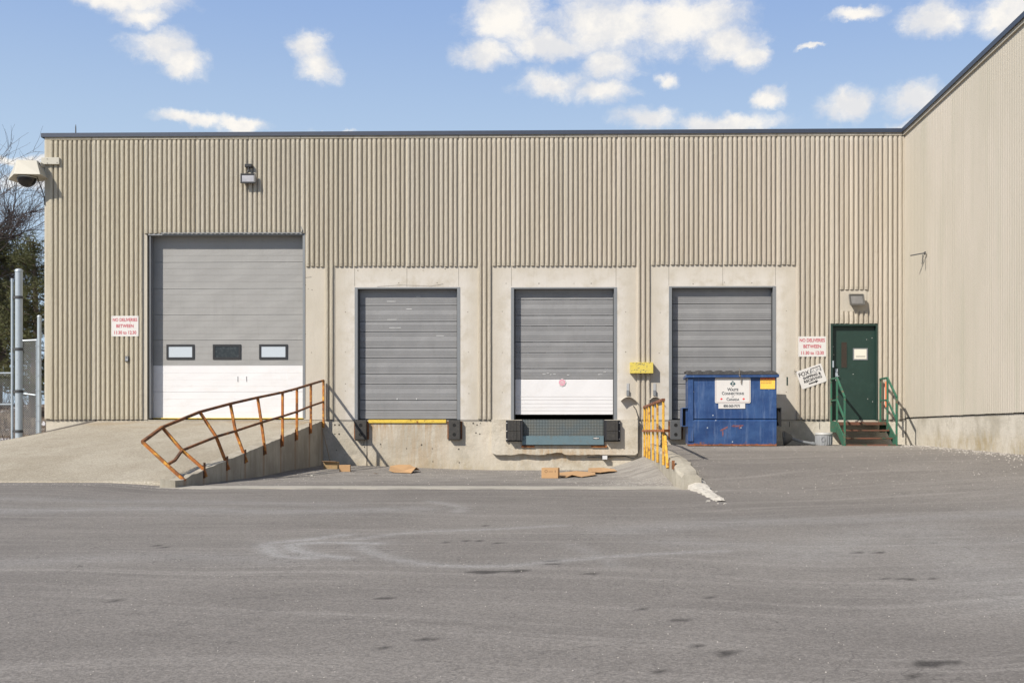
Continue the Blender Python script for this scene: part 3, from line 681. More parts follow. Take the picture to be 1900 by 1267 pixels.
# ---- sectional doors
def door_panel(x0, x1, z0, z1, ypl, seams, small, mname, mt, seam=.011, seam_d=.05, colsplit=None, mt2=None, amp=1.):
    """horizontal profile extruded between x0 and x1; seams=list of z"""
    pr = []; zz = sorted([z for z in seams if z0 < z < z1])
    ev = [(z, 's') for z in zz]+[(z, 'r') for z in small if z0 < z < z1 and all(abs(z-q) > .03 for q in zz)]
    ev.sort(); pr.append((z0, 0))
    for z, t in ev:
        if t == 's': pr += [(z-seam-.004, 0), (z-seam, seam_d), (z+seam*.4, seam_d), (z+seam*.6, -.003), (z+seam+.006, 0)]
        else: pr += [(z-.012, 0), (z-.006, -.006*amp), (z+.004, -.006*amp), (z+.007, .003*amp), (z+.012, 0)]
    pr.append((z1, 0)); b = MB(); n = 9; X_ = np.linspace(x0, x1, n)
    vs = [(xx, ypl+d+.002*math.sin(xx*7+z*9), z) for xx in X_ for z, d in pr]; m = len(pr)
    b.add(vs, [])
    for i in range(n-1):
        for j in range(m-1):
            zc = (pr[j][0]+pr[j+1][0])/2; b.k = 1 if (colsplit and zc < colsplit) else 0
            b.f.append((i*m+j, (i+1)*m+j, (i+1)*m+j+1, i*m+j+1)); b.mi.append(b.k)
    # thickness at the bottom edge and back
    b.k = 1 if colsplit else 0
    b.add([(x0,ypl,z0),(x1,ypl,z0),(x1,ypl+.05,z0),(x0,ypl+.05,z0)], [(0,1,2,3)])
    b.add([(x0,ypl+.05,z0),(x1,ypl+.05,z0),(x1,ypl+.05,z1),(x0,ypl+.05,z1)], [(0,3,2,1)])
    return b.build(mname, [mt, mt2 or mt], BL)
def frame(x0, x1, z0, z1, w, ydepth, name='door_frame', mt=M_STEEL, left=None):
    f = MB(); f.box(x0-.0, -.006, z0, x0+w, ydepth, z1); f.box(x1-w, -.006, z0, x1, ydepth, z1); f.box(x0+w, -.004, z1-w*.5, x1-w, ydepth-.01, z1)
    return f.build(name, mt, BL, bevel=.004)
RECB = .235
# big door
x0, x1, z0, z1 = OP['big']; pxm = 420
seams = [Z(p, 0, pxm) for p in (483.5, 532.8, 581.5, 629, 676.5, 725.5)]
sm = []
for i in range(14):
    for dpx in (12.3, 24.6, 37): sm.append(Z(434.5+i*48.7+dpx, 0, pxm))
bd = door_panel(x0+.05, x1-.03, Z(775.5,0,pxm), z1, RECB+.01, seams, sm, 'overhead_door', M_GREY, seam=.006, seam_d=.014, colsplit=Z(676.5, 0, pxm), mt2=M_WHITE, amp=.4)
tag(bd, 'tall grey sectional door with white lower third and three windows')
for wi, wpx in enumerate(((309,360.5), (395,447), (481,533.5))):
    a0, a1 = X(wpx[0], RECB), X(wpx[1], RECB); c0, c1 = Z(666.5, RECB, pxm), Z(639, RECB, pxm); t = .05; w = MB()
    yy = RECB-.012; w.box(a0, yy, c0, a0+t, RECB+.02, c1); w.box(a1-t, yy, c0, a1, RECB+.02, c1); w.box(a0+t, yy, c0, a1-t, RECB+.02, c0+t); w.box(a0+t, yy, c1-t, a1-t, RECB+.02, c1)
    w.k = 1; w.box(a0+t, RECB-.002, c0+t, a1-t, RECB+.005, c1-t)
    o = w.build('door_window', [M_BLACK, M_DGLASS if wi == 1 else M_GLASS], bd)
    if wi == 1: tag(o, 'dark dirty window pane')
gs = MB()
for k in range(2): gs.bar(P(441+k*16, 698, RECB)+Vector((0,-.0,0)), P(441+k*16.5, 708, RECB), .008, .006)
gs.build('scrape_mark', M_STEEL, bd)
fr = MB(); zb = Z(776,0,pxm)
fr.box(x0, .13, zb, x0+.06, .30, z1); fr.box(x0+.06, .0, zb, x0+.082, .16, z1-.03); fr.box(x1-.03, -.012, zb, x1+.03, .30, z1); fr.box(x0+.035, -.02, z1-.035, x1-.03, .30, z1)
fr.build('door_frame', M_STEEL, BL, bevel=.003)
sd = MB(); sd.box(x0+.001, .11, zb, x0+.058, .128, z1-.036); sd.build('seal_or_reveal_shade', M_BLACK, BL)  # black strip stands in for the shade in the left reveal
# bent bits at the header corner
hb = MB(); hb.tube([P(559,421)+Vector((0,-.05,0)), P(562,428)+Vector((0,-.06,0)), P(560,433)+Vector((0,-.06,0))], .01, 6); hb.bar(P(300,433.5)+Vector((0,-.05,0)), P(560,433)+Vector((0,-.052,0)), .012, .02); hb.build('drip_edge', M_STEEL, BL)
ys_ = MB(); ys_.box(x0+.07, RECB-.03, zb-.006, x1-.03, RECB+.01, zb+.014); ys_.build('yellow_threshold', M_YELE, BL)

def dock_door(key, seam_px, zbot_px, white_px=None, label=''):
    x0, x1, z0, z1 = OP[key]; pxm = CX+ (x0+x1)/2*76.7
    w = .075
    frame(x0, x1, ZD, z1, w, .30)
    se = [Z(p, 0, 900) for p in seam_px]; ss = sorted(se, reverse=True)
    # extend pattern
    sm = []; allz = [z1]+ss+[Z(zbot_px)]
    for a_, b_ in zip(allz[:-1], allz[1:]):
        h = a_-b_
        if b_ < (Z(white_px) if white_px else -9): continue
        for t in (.055, .10, .145): sm += [b_+t]
        if h > .3:
            for t in (.10, .055): sm += [a_-t]
    if white_px: sm += [Z(p) for p in (735, 741, 748, 755, 761)]
    o = door_panel(x0+w*.9, x1-w*.9, Z(zbot_px), z1, REC, se, sm, 'overhead_door', M_GREY2, colsplit=Z(white_px) if white_px else None, mt2=M_WHITE)
    if label: tag(o, label)
    t = MB(); t.box(x0+w, .10, ZD+.01, x0+w+.022, .15, z1-.04); t.box(x1-w-.022, .10, ZD+.01, x1-w, .15, z1-.04); t.build('door_track', M_DKST, BL)
    if not white_px:
        s = MB(); s.box(x0+w, REC-.012, Z(zbot_px)-.012, x1-w, REC+.02, Z(zbot_px)+.004); s.build('seal_or_reveal_shade', M_BLACK, BL)
    return o
d2 = dock_door('d2', (564.5, 594.4, 613.6, 643.5, 662.4, 692.2, 711.4, 741.3, 760.5), 776.5, None, 'scratched grey sectional dock door above the yellow edge')
d3 = dock_door('d3', (554.6, 583.8, 603.7, 633.5, 653, 682.6, 702), 768.5, 717.3, 'grey dock door with white bottom section, slightly open')
d4 = dock_door('d4', (562.8, 593.3, 612.6, 642.4, 662.3, 692.5, 711.5, 741, 760), 776.5, None, 'grey dock door behind the blue dumpster')
st_ = MB(); c = P(1043, 709.5, REC-.012); st_.lathe([(0, -.002), (.095, -.002), (.095, .006)], c, (0, 1, 0), 8); s_ = st_.build('octagonal_sticker', M_SIGN, d3)
st_ = MB(); st_.lathe([(0, -.004), (.08, -.004), (.08, .0)], c, (0, 1, 0), 8); st_.build('sticker_face', M_PINK, d3)
sb = MB()
for i in range(3): sb.box(c.x-.055+.01*i, c.y-.006, c.z-.03+i*.028, c.x+.055-.012*i, c.y-.0045, c.z-.018+i*.028)
sb.build('sticker_text', M_SIGN, d3)
s2 = MB()
for q, r_ in ((737, 740), (773, 740)): s2.lathe([(0, -.006), (.018, -.006), (.018, .0)], P(q, r_, REC-.006), (0, 1, 0), 8)
for a_, b_, l in ((716, 592, 18), (752, 572, 10), (808, 622, 14), (720, 607, 22), (770, 549, 8), (716, 558, 16)): s2.box(X(a_), REC-.0075, Z(b_), X(a_+l), REC-.004, Z(b_)+.012)
s2.build('scuff_marks', simple('scuff_white', (.55, .55, .54), .6), d2)
s3 = MB()
for a_, b_, l in ((1006, 694, 6), (1014, 693, 4), (1020, 695, 3), (1026, 694, 5), (1110, 695, 8), (1120, 690, 5), (1052, 696, 4)): s3.box(X(a_), REC-.0075, Z(b_), X(a_+l), REC-.004, Z(b_)+.02)
s3.build('scuff_marks', simple('scuff_white2', (.42, .42, .42), .6), d3)
# floor slab inside (dark gap under door 3) 
fl = MB(); fl.box(XL+.3, .32, ZD-.2, XW-.1, BD-.3, ZD-.02)
for k in ('big', 'd2', 'd3', 'd4'): o = OP[k]; fl.box(o[0], .012, ZD-.05, o[1], .32, ZD-.004)
fl.build('floor_slab', M_FOUND, BL)
# ---- green door
x0, x1, z0, z1 = OP['man']; DR = .07
gd = MB(); gd.box(x0+.045, DR, z0+.02, x1-.04, DR+.045, z1-.05); gdo = gd.build('door', M_GREEN, BL, bevel=.003); tag(gdo, 'dark green steel door')
gf = MB(); gf.box(x0, -.052, z0, x0+.045, DR+.1, z1); gf.box(x1-.04, -.03, z0, x1, DR+.1, z1); gf.box(x0+.045, -.03, z1-.05, x1-.04, DR+.1, z1); gf.build('door_frame', M_GREEN, BL, bevel=.004)
def dq(px, py): return P(px, py, DR)
w = MB(); a_, b_ = dq(1561, 682), dq(1571, 635); w.box(a_.x-.015, DR-.008, a_.z-.015, b_.x+.015, DR-.001, b_.z+.015); w.k = 1; w.box(a_.x, DR-.010, a_.z, b_.x, DR-.006, b_.z)
w.build('window', [M_GREEN, simple('brown_glass', (.035, .026, .02), .2)], gdo)
w = MB(); a_, b_ = dq(1582.5, 668), dq(1610, 646); w.box(a_.x, DR-.008, a_.z, b_.x, DR-.001, b_.z); w.k = 1; w.box(a_.x+.03, DR-.011, a_.z+.025, b_.x-.03, DR-.006, b_.z-.025)
w.k = 2
for i, t in enumerate((.07, .085, .1)): w.box(a_.x+.07, DR-.0125, a_.z+t, b_.x-.06, DR-.0105, a_.z+t+.004)
w.build('notice_frame', [M_STEEL, M_PAPER, M_GINK], gdo)
w = MB(); p = dq(1552, 694); w.box(p.x-.032, DR-.03, p.z-.16, p.x+.03, DR-.001, p.z+.13); w.lathe([(0,-.05),(.018,-.05),(.018,0)], p+Vector((0,-.0,.06)), (0,1,0), 12); w.bar(p+Vector((-.03,-.06,-.05)), p+Vector((.05,-.06,-.05)), .018); w.bar(p+Vector((-.02,-.06,-.05)), p+Vector((-.02,0,-.05)), .02)
w.build('handle', M_GALV, gdo, bevel=.003)
w = MB(); p = dq(1543.5, 676); w.box(p.x-.015, -.062, p.z-.08, p.x+.02, -.05, p.z+.08); w.build('strike_plate', M_GALV, BL)
w = MB()
for py in (625, 692, 758): p = dq(1624, py); w.tube([p+Vector((0,-.008,-.06)), p+Vector((0,-.008,.06))], .009, 8)
w.build('hinge', M_GREEN, gdo)
w = MB()
for px, py in ((1546,643),(1608,630),(1618,627),(1583,694),(1610,740),(1619,745),(1547,658)): w.lathe([(0,-.002),(.009,-.002),(.009,0)], dq(px, py), (0,1,0), 6)
w.build('paint_chips', M_SIGN, gdo)
th = MB(); th.box(x0, -.06, z0-.1, x1, DR+.1, z0); th.build('threshold', M_FOUND, BL)
# green strip stuck on the wall by dock door four
w = MB(); p = P(1460.5, 707); w.box(p.x-.015, -.008, p.z-.1, p.x+.015, 0, p.z+.1); w.build('wall_slot', M_GREEN, BL)

# ---- leveler pit block around door 3 (proud of the wall, ragged bottom edge)
x0 = X(912.5); x1 = X(1183); zt = ZD-.002; pb = -.11
bot = []
for i in range(61):
    t = i/60; x = x0+(x1-x0)*t; py = 843.5
    z = Z(py); r = .07
    if t < .03: z += (.03-t)/.03*.06
    if t > .985: z += .05
    if .04 < t < .78: z += .035*max(0, mn.noise(Vector((x*2.3, 3, 0))))*1.6+.018*mn.noise(Vector((x*9, 1, 0)))
    if .38 < t < .50: z += .03
    bot.append((x, z))
lx0, lx1 = X(969, -.1), X(1121, -.1); lz0 = Z(826, -.1)
blk = MB()
# left leg, right leg, bottom beam built as prisms with ragged bottoms
def seg(xa, xb, ztop):
    pts = [(x, z) for x, z in bot if xa < x < xb]; pts = [(xa, np.interp(xa, [q[0] for q in bot], [q[1] for q in bot]))]+pts+[(xb, np.interp(xb, [q[0] for q in bot], [q[1] for q in bot]))]
    blk.prism([(x, pb, z) for x, z in pts]+[(xb, pb, ztop), (xa, pb, ztop)], (0, -pb+.02, 0))
seg(x0, lx0, zt); seg(lx1, x1, zt); seg(lx0, lx1, lz0-.005)
bo = blk.build('leveler_block', M_FOUND, BL)
for nme, vals in (('rust', lambda x, z: 1.0*math.exp(-((x-X(1050))/1.2)**4)*(1 if z < Z(815) else .3)), ('damp', lambda x, z: .25), ('pale', lambda x, z: .5)):
    a = bo.data.attributes.new(nme, 'FLOAT', 'POINT'); a.data.foreach_set('value', np.array([vals(v.co.x+OB.x, v.co.z+OB.z) for v in bo.data.vertices], dtype=np.float32))
lv = thing('dock_leveler', 'blue grey dock leveler with diamond plate lip under the half open door', 'dock leveler', (X(1045), -.1, lz0))
w = MB(); w.box(lx0+.02, -.128, Z(809.5,-.1), lx1-.02, -.05, ZD+.002); w.build('tread_plate', M_CHECK, lv, bevel=.003)
w = MB(); w.box(lx0+.005, -.20, Z(825,-.1), lx1-.01, -.145, Z(808.5,-.1)); w.build('lip', M_BLUEST, lv, bevel=.006)
w = MB(); w.box(lx0+.0, -.12, lz0, lx0+.018, .0, ZD-.0); w.box(lx1-.018, -.12, lz0, lx1, .0, ZD-.0); w.build('side_plate', M_BLACK, lv)
w = MB(); w.box(X(968), -.155, Z(829.5), X(992), -.11, Z(826)); w.box(X(1097), -.155, Z(829.5), X(1126), -.11, Z(826)); w.build('rusty_bracket', rusty('bracket_rust', (.4,.16,.05)), lv)
w = MB(); p = P(1106, 813, -.2); w.box(p.x-.07, -.204, p.z-.02, p.x+.08, -.2, p.z+.025); w.k = 1; w.box(p.x-.065, -.2055, p.z-.004, p.x+.07, -.204, p.z+.010); w.box(p.x-.012, -.206, p.z-.014, p.x+.012, -.2045, p.z+.02)
for k in (-.05,-.033,.03,.047): w.box(p.x+k, -.2062, p.z-.007, p.x+k+.012, -.2045, p.z+.013)
w.build('maker_badge', [M_BLACK, M_SIGN], lv)
# black bumpers
def bumper_lam(px0, px1, label):
    a_, b_ = X(px0, -.11), X(px1, -.11); z0_, z1_ = Z(819, -.11), Z(780, -.11)
    t = thing('dock_bumper', label, 'dock bumper', ((a_+b_)/2, -.11, z0_), 'rubber dock bumpers')
    lft = px0 < 1000
    m = MB(); c0, c1 = (a_+.055, b_-.045) if lft else (a_+.07, b_-.055)
    nl = 9
    for i in range(nl):
        u0 = c0+(c1-c0)*i/nl; u1 = c0+(c1-c0)*(i+.86)/nl; d = -.30+random.uniform(-.006, .006)
        m.box(u0, d, z0_+.03+random.uniform(0, .01), u1, -.125, (z0_+z1_)/2-.004); m.box(u0, d, (z0_+z1_)/2+.004, u1, -.125, z1_-random.uniform(0, .012))
    m.build('rubber_pad', M_RUBBER, t)
    m = MB(); m.box(a_, -.125, z0_, b_, -.112, z1_+.005); px_ = a_ if lft else b_-.045; m.box(px_, -.17, z0_, px_+.05, -.125, z1_)
    px2 = c1 if lft else c0-.05; m.box(px2+.002, -.29, z0_+.02, px2+.05, -.125, z1_-.01)
    m.build('backing_plate', M_BLACK, t)
    m = MB(); xb = (a_ if lft else b_)+(.02 if lft else -.02)
    for f_ in (.12, .5, .88): m.lathe([(0,-.012),(.013,-.012),(.013,0)], (xb, -.172, z0_+(z1_-z0_)*f_), (0,1,0), 8)
    m.build('bolt', M_SIGN, t)
bumper_lam(939, 970, 'black laminated rubber bumper on the left of the blue dock leveler')
bumper_lam(1120, 1150.5, 'black laminated rubber bumper on the right of the blue dock leveler')
def bumper_mold(px0, px1, label, pale=False):
    a_, b_ = X(px0), X(px1); z0_, z1_ = Z(815.5), Z(779.5); zc = (z0_+z1_)/2
    t = thing('dock_bumper', label, 'dock bumper', ((a_+b_)/2, 0, z0_), 'rubber dock bumpers')
    m = MB(); m.box(a_+.03, -.13, z0_, b_-.03, -.0, z1_); o = m.build('rubber_block', M_DGREY if pale else M_RUBBER, t, bevel=.015)
    m = MB(); m.box(a_-.01, -.02, z0_+.01, b_+.01, -.001, z1_-.02); m.build('mounting_plate', M_RAILR, t)
    m = MB()
    for zz in (zc-.11, zc+.115): m.lathe([(.0,-.1305),(.035,-.1305)], ((a_+b_)/2, 0, zz), (0,1,0), 12); m.lathe([(.036,-.134),(.042,-.134),(.045,-.129)], ((a_+b_)/2, 0, zz), (0,1,0), 12)
    m.build('bolt_hole', M_VOID, t)
    m = MB()
    for xx in (a_+.012, b_-.012): m.lathe([(0,-.035),(.014,-.035),(.014,-.01)], (xx, 0, z0_+.05), (0,1,0), 8)
    m.build('bolt', M_RAILR, t)
bumper_mold(658, 684, 'black molded dock bumper left of the yellow dock edge, crossed by the railing shadow')
bumper_mold(831, 857, 'black molded dock bumper at the right end of the yellow dock edge')
bumper_mold(1240.5, 1266, 'dark grey molded dock bumper just left of the blue dumpster', True)
ye = thing('dock_edge_plate', 'yellow painted steel edge plate under the second dock door', 'edge plate', (X(756), -.02, ZD-.1))
w = MB(); w.box(X(684), -.022, Z(784.5), X(828), .012, ZD+.004); w.build('steel_angle', M_YELE, ye, bevel=.004)

# ------------------------------------------------------------ ramp side wall and left railing
def ztopw(y): return 1.205-.1035*abs(y)
RW = thing('retaining_wall', 'low grey concrete side wall of the ramp beneath the bent rusty railing', 'wall', (XR1, -5, 0))
ys1 = np.sort(np.concatenate([np.linspace(-10.15, .0, 130)]))
postY = [-28*(1-r) for r in (.995, .949, .903, .86, .814, .769, .730, .686, .653)]
postY[0] = -.14
A5, B5 = np.meshgrid(ys1, np.linspace(0, 1, 14))
rs = sum(np.exp(-((A5-py_)/.05)**2) for py_ in postY)*(.4+.6*B5)
def jag(y): return .012*mn.noise(Vector((y*4, 0, 0)))+(.05*mn.noise(Vector((y*1.7, 4, 0))) if y < -8.2 else 0)
jj = np.array([jag(y) for y in ys1]); zt_ = np.array([max(.10, ztopw(y)) for y in ys1])+jj
grid_obj('outer_face', M_CW, ys1, np.linspace(0, 1, 14), lambda a, b: (np.full_like(a, XR1)+.0*a, a, -.15+(np.interp(a, ys1, zt_)+.15)*b), RW, {'rust': np.clip(rs, 0, 1)}, ORG[RW])
grid_obj('coping', M_CW, ys1, np.linspace(0, 1, 4), lambda a, b: (XR1+(XR0-.0-XR1)*b, a, np.interp(a, ys1, zt_)+.004*(b > .9)), RW, {'rust': 0*np.meshgrid(ys1, np.zeros(4))[0]}, ORG[RW])
w = MB()
w.add([(XR0-.02,-10.15,-.15),(XR1,-10.15,-.15),(XR1,-10.15,zt_[0]),(XR0-.02,-10.15,zt_[0]+.03)], [(0,1,2,3)])
w.add([(XR0-.012, 0, 1.206), (XR0, 0, 1.206), (XR0, -9.7, ztopw(-9.7)+.006), (XR0-.012, -9.7, ztopw(-9.7)+.006)], [(0,1,2,3)])
o = w.build('end_face', M_CW, RW)
# broken foot of the wall
w = MB()
for k in range(26):
    c = GP(322+random.uniform(-14, 14), 899+random.uniform(-6, 3)); s_ = random.uniform(.03, .12)
    M = Matrix.Translation(c+Vector((0, 0, s_*.2))) @ Matrix.Rotation(random.uniform(0, 6), 4, 'Z') @ Matrix.Rotation(random.uniform(-.5, .5), 4, 'X')
    w.box(-s_, -s_*.7, -s_*.4, s_, s_*.7, s_*.4, M)
w.build('crumbled_foot', M_BROKEN, RW)

LR = thing('railing', 'rusty orange two bar railing on the ramp wall, bent outward at its lower end', 'railing', (XR1+.03, -5, .7))
Z4 = lambda zx, zy: (240+zx/4.75, 690+zy/4.75)
XP = XR1+.035
posts = [[(1703,75),(1703,490)], [(1595,108),(1590,540)], [(1480,146),(1465,600)], [(1332,180),(1335,655)], [(1130,225),(1163,440),(1185,725)], [(890,280),(935,520),(1015,795)],
         [(620,352),(765,570),(855,860)], [(290,487),(465,690),(650,850),(650,925)], [(115,615),(335,820),(490,960)]]
def PP(q, y): return P(*Z4(*q), y)
pts3 = []
for i, (pl_, yy) in enumerate(zip(posts, postY)):
    q = [PP(a_, yy) for a_ in pl_]
    q[-1].x = XP if i < 8 else q[-1].x
    if i < 4: q = [Vector((XP, yy, q[0].z)), Vector((XP, yy, q[1].z))]
    w = MB()
    for a_, b_ in zip(q[:-1], q[1:]): w.bar(a_, b_, .05, .05, up=(0, 1, 0))
    w.build('post', M_RAILO, LR, bevel=.005)
    pts3.append(q)
    if 0 < i < 8:
        m = MB(); b_ = q[-1]; m.box(XR1+.001, yy-.045, b_.z-.02, XR1+.012, yy+.045, b_.z+.24); m.build('base_plate', M_RAILR, LR)
w = MB(); tops = [q[0] for q in pts3]
for a_, b_ in zip(tops[:-1], tops[1:]): w.bar(a_, b_, .05, .045)
w.build('top_rail', M_RAILR, LR, bevel=.004)
mid_px = [(1703,262),(1597,300),(1475,350),(1335,390),(1163,445),(935,520),(765,570),(465,690),(335,815)]
mids = [PP(q, yy) for q, yy in zip(mid_px, postY)]
for i in range(4): mids[i].x = XP
w = MB()
for a_, b_ in zip(mids[:-2], mids[1:-1]): w.bar(a_, b_, .042, .04)
a_, b_ = mids[-2], mids[-1]; c1 = a_.lerp(b_, .5)+Vector((0, 0, -.05)); w.bar(a_, c1, .042, .04); w.bar(c1, b_, .042, .04)
w.build('middle_rail', M_RAILR, LR, bevel=.004)

# ------------------------------------------------------------ right retaining wall, broken end, railing with chain
CW = thing('retaining_wall', 'short pale concrete wall with a crumbled white end beside the blue dumpster', 'wall', (XC0+.15, -6, 0))
path = [(XC0+.15, 0, .62, .30), (XC0+.15, -2, .61, .30), (XC0+.15, -4, .585, .30), (XC0+.15, -6, .555, .30), (XC0+.15, -7.5, .505, .30), (XC0+.15, -8.6, .47, .30), (XC0+.155, -9.2, .43, .31), (XC0+.16, -9.7, .36, .33), (XC0+.19, -10.2, .27, .30)]
yy_ = np.linspace(0, -10.3, 150); px_ = np.array([p[0] for p in path]); pY = -np.array([p[1] for p in path]); pz = np.array([p[2] for p in path]); pw = np.array([p[3] for p in path])
w = MB(); prev = None; stn = []
for y in yy_:
    xm = np.interp(-y, pY, px_); z = np.interp(-y, pY, pz); wd = np.interp(-y, pY, pw)/2
    rgh = 0 if y > -8.6 else 1
    j = lambda s: mn.noise(Vector((s, y*2.8, s*3)))*(.008+.03*rgh)
    ring = [(xm-wd+j(1)*.4, y, -.15), (xm-wd+j(1)*.4, y, z-.035+j(2)), (xm-wd+.03+j(3), y, z+j(4)), (xm, y, z+.012+j(5)), (xm+wd-.04+j(6), y, z-.0+j(7)), (xm+wd+j(8), y, z-.05+j(8)), (xm+wd+j(8), y, -.15)]
    n0 = len(w.v); w.v += ring; stn += [0]*7
    if prev is not None:
        for k in range(6): w.f.append((prev+k, prev+k+1, n0+k+1, n0+k)); w.mi.append(0)
    prev = n0
w.f.append(tuple(range(prev, prev+7))); w.mi.append(0)
o = w.build('wall_body', M_CW, CW)
a = o.data.attributes.new('rust', 'FLOAT', 'POINT')
w = MB()   # crumbled slabs following the kerb
BP = [(1.62,-8.9,.33,.09),(1.67,-9.4,.25,.12),(1.71,-10,.18,.14),(1.725,-10.5,.13,.13),(1.75,-11,.085,.09),(1.777,-11.6,.055,.085),(1.81,-12.2,.03,.075),(1.82,-12.5,.015,.04)]
pth = [Vector((q[0], q[1], q[2])) for q in BP]
den = []
for a_, b_ in zip(pth[:-1], pth[1:]):
    for t in np.linspace(0, 1, 8, endpoint=False): den.append(a_.lerp(b_, t))
prev = None
for i, c in enumerate(den):
    t = i/len(den); wd = float(np.interp(-c.y, [-q[1] for q in BP], [q[3] for q in BP]))*(1+.45*mn.noise(Vector((i*.35, 0, 0)))+.3*mn.noise(Vector((i*.9, 5, 0))))
    hgt = .10*(1-t)+.02
    ring = []
    for s_, hh in ((-1.1,-.1),(-1,.5),(-.72,.95),(-.3,1.05),(.15,1.),(.6,.98),(.95,.5),(1.05,-.15)):
        jx = .045*mn.noise(Vector((i*.5, s_*3, 0))); jz = .03*mn.noise(Vector((i*.7, s_*4, 9)))
        xx = c.x+s_*wd+jx; yv = c.y+.06*mn.noise(Vector((i, s_*9, 2)))
        ring.append((xx, yv, (zgs(xx, yv)-.02) if hh < .4 else max(c.z-.05*(1-hh)+jz*.6, zgs(xx, yv)+.012)))
    n0 = len(w.v); w.v += ring
    if prev is not None:
        for k in range(7): w.f.append((prev+k, prev+k+1, n0+k+1, n0+k)); w.mi.append(0)
    prev = n0
for k in range(34):
    q = random.choice(den); s_ = random.uniform(.006, .025); xx = q.x+random.gauss(0, .12); yv = q.y+random.gauss(0, .3)
    M = Matrix.Translation((xx, yv, zgs(xx, yv)+s_*.3)) @ Matrix.Rotation(random.uniform(0, 6), 4, 'Z') @ Matrix.Rotation(random.uniform(-.6, .6), 4, 'X')
    w.box(-s_, -s_*.7, -s_*.4, s_, s_*.7, s_*.4, M)
w.build('broken_end', M_BROKEN, CW)

RR = thing('railing', 'yellow and rust railing on the short wall between the dock pit and the dumpster', 'railing', (XC0, -4, .3))
pyy = [-28*(1-r) for r in (.982, .943, .907, .856, .803, .742, .704)]
zb_, zt_r, zm_ = .335, Z(756, -.5, 1197), .95
for i, yy in enumerate(pyy):
    w = MB()
    if i < 6: w.bar((XC0-.03, yy, zb_), (XC0-.03, yy, zt_r), .043, .043)
    else: w.bar((XC0-.03, yy, zb_-.02), P(1234, 815, yy+.35)+Vector((0, 0, .06)), .043, .043)
    w.build('post', M_RAILY, RR, bevel=.005)
    m = MB(); m.box(XC0-.004, yy-.05, zb_-.01, XC0+.002, yy+.05, zb_+.16); m.build('base_plate', M_RAILR, RR)
w = MB(); w.bar((XC0-.03, pyy[0]+.12, zt_r+.01), (XC0-.03, pyy[5]-.05, zt_r-.0), .06, .05); w.build('top_rail', rusty('rust_top', (.3, .12, .05), rust=(.22, .08, .04)), RR, bevel=.005)
w = MB(); w.bar((XC0-.06, pyy[0]+.1, zm_), (XC0-.06, pyy[5]-.25, zm_-.0), .05, .045); w.bar((XC0-.06, pyy[5]-.25, zm_), (XC0+.06, pyy[5]-.1, zm_), .05, .05); w.build('middle_rail', rusty('rust_mid', (.42, .15, .04), rust=(.25, .08, .03)), RR, bevel=.005)
w = MB(); c = P(1250.5, 871, -9.3); w.box(XC0-.03, -9.36, .33, XC0+.01, -9.26, .47); w.build('post_stub', M_RAILR, RR)
def chain(mbx, pts, r=.007, lk=.045):
    pts = [Vector(p) for p in pts]; L = sum((b-a).length for a, b in zip(pts[:-1], pts[1:])); n = int(L/(lk*.72)); 
    def at_(d):
        for a, b in zip(pts[:-1], pts[1:]):
            l = (b-a).length
            if d <= l: return a.lerp(b, d/l), (b-a).normalized()
            d -= l
        return pts[-1], (pts[-1]-pts[-2]).normalized()
    for i in range(n):
        c, t = at_(i*lk*.72); u = t.cross(Vector((0, 1, 0))); 
        if u.length < .1: u = Vector((1, 0, 0))
        u.normalize(); v = t.cross(u)
        s = u if i % 2 else v
        ring = [c+t*math.cos(a)*lk*.5+s*math.sin(a)*lk*.3 for a in np.linspace(0, 2*math.pi, 9)]
        mbx.tube(ring, r, 4, cap=False)
w = MB(); a_ = P(1228, 799, pyy[5]+.3); b_ = P(1234, 803, pyy[5])
chain(w, [a_, a_+Vector((-.01, 0, -.30)), P(1226, 823, pyy[5]+.3), a_+Vector((.03, .02, -.2))], .006, .05); chain(w, [b_, b_+Vector((.03, 0, -.2)), b_+Vector((.03, .0, -.42))], .006, .05)
w.build('chain', M_DKST, RR)

# ------------------------------------------------------------ dumpster
DRZ = math.radians(-2.6); FL = P(1277, 823, -1.85); 
DW = (P(1441, 824, -1.85)-FL).x
gz = zgs(4, -1.8)
DP = thing('dumpster', 'scuffed blue steel dumpster with corrugated black lid and white company sign', 'dumpster', (FL.x, -1.78, gz+.01), rz=DRZ, local=True)
H = Z(690, -1.85)-gz-.01; DD = 1.35
hb_ = .10; zs = Z(779, -1.85)-gz
w = MB()
# body: lower part, bend line, upper part
sec = [(0, .03, .06), (zs-.03, -.012, .04), (zs-.004, .03, .04), (zs+.002, .06, .04), (zs+.016, .06, .02), (zs+.018, .022, .02), (H-.12, .022, .0)]
poly = [(y_, z_) for z_, y_, _ in sec]
left = [(0.0, y_, z_) for y_, z_ in poly]+[(0, DD, H-.02), (0, DD, .05)]
w.prism(left, (DW, 0, 0)); body = w.build('body', M_BLUE, DP, bevel=.006)
w = MB(); w.box(-.05, -.055, H-.13, DW+.045, .0, H-.055); w.box(-.055, -.05, H-.125, -.002, DD+.03, H-.06); w.box(DW+.002, -.05, H-.125, DW+.05, DD+.03, H-.06); w.build('rim', M_BLUE, DP, bevel=.008)
w = MB(); w.box(.0, .012, .0, DW, .05, .035); w.box(.1, .1, -.008, .22, DD-.1, .004); w.box(DW-.22, .1, -.008, DW-.1, DD-.1, .004); w.build('base_rail', rusty('base_rust', (.30, .10, .04), rust=(.2, .07, .03)), DP)
w = MB(); w.box(.0, -.004, .1, .12, .018, H-.14)
w.build('corner_plate', M_BLUE, DP, bevel=.004)
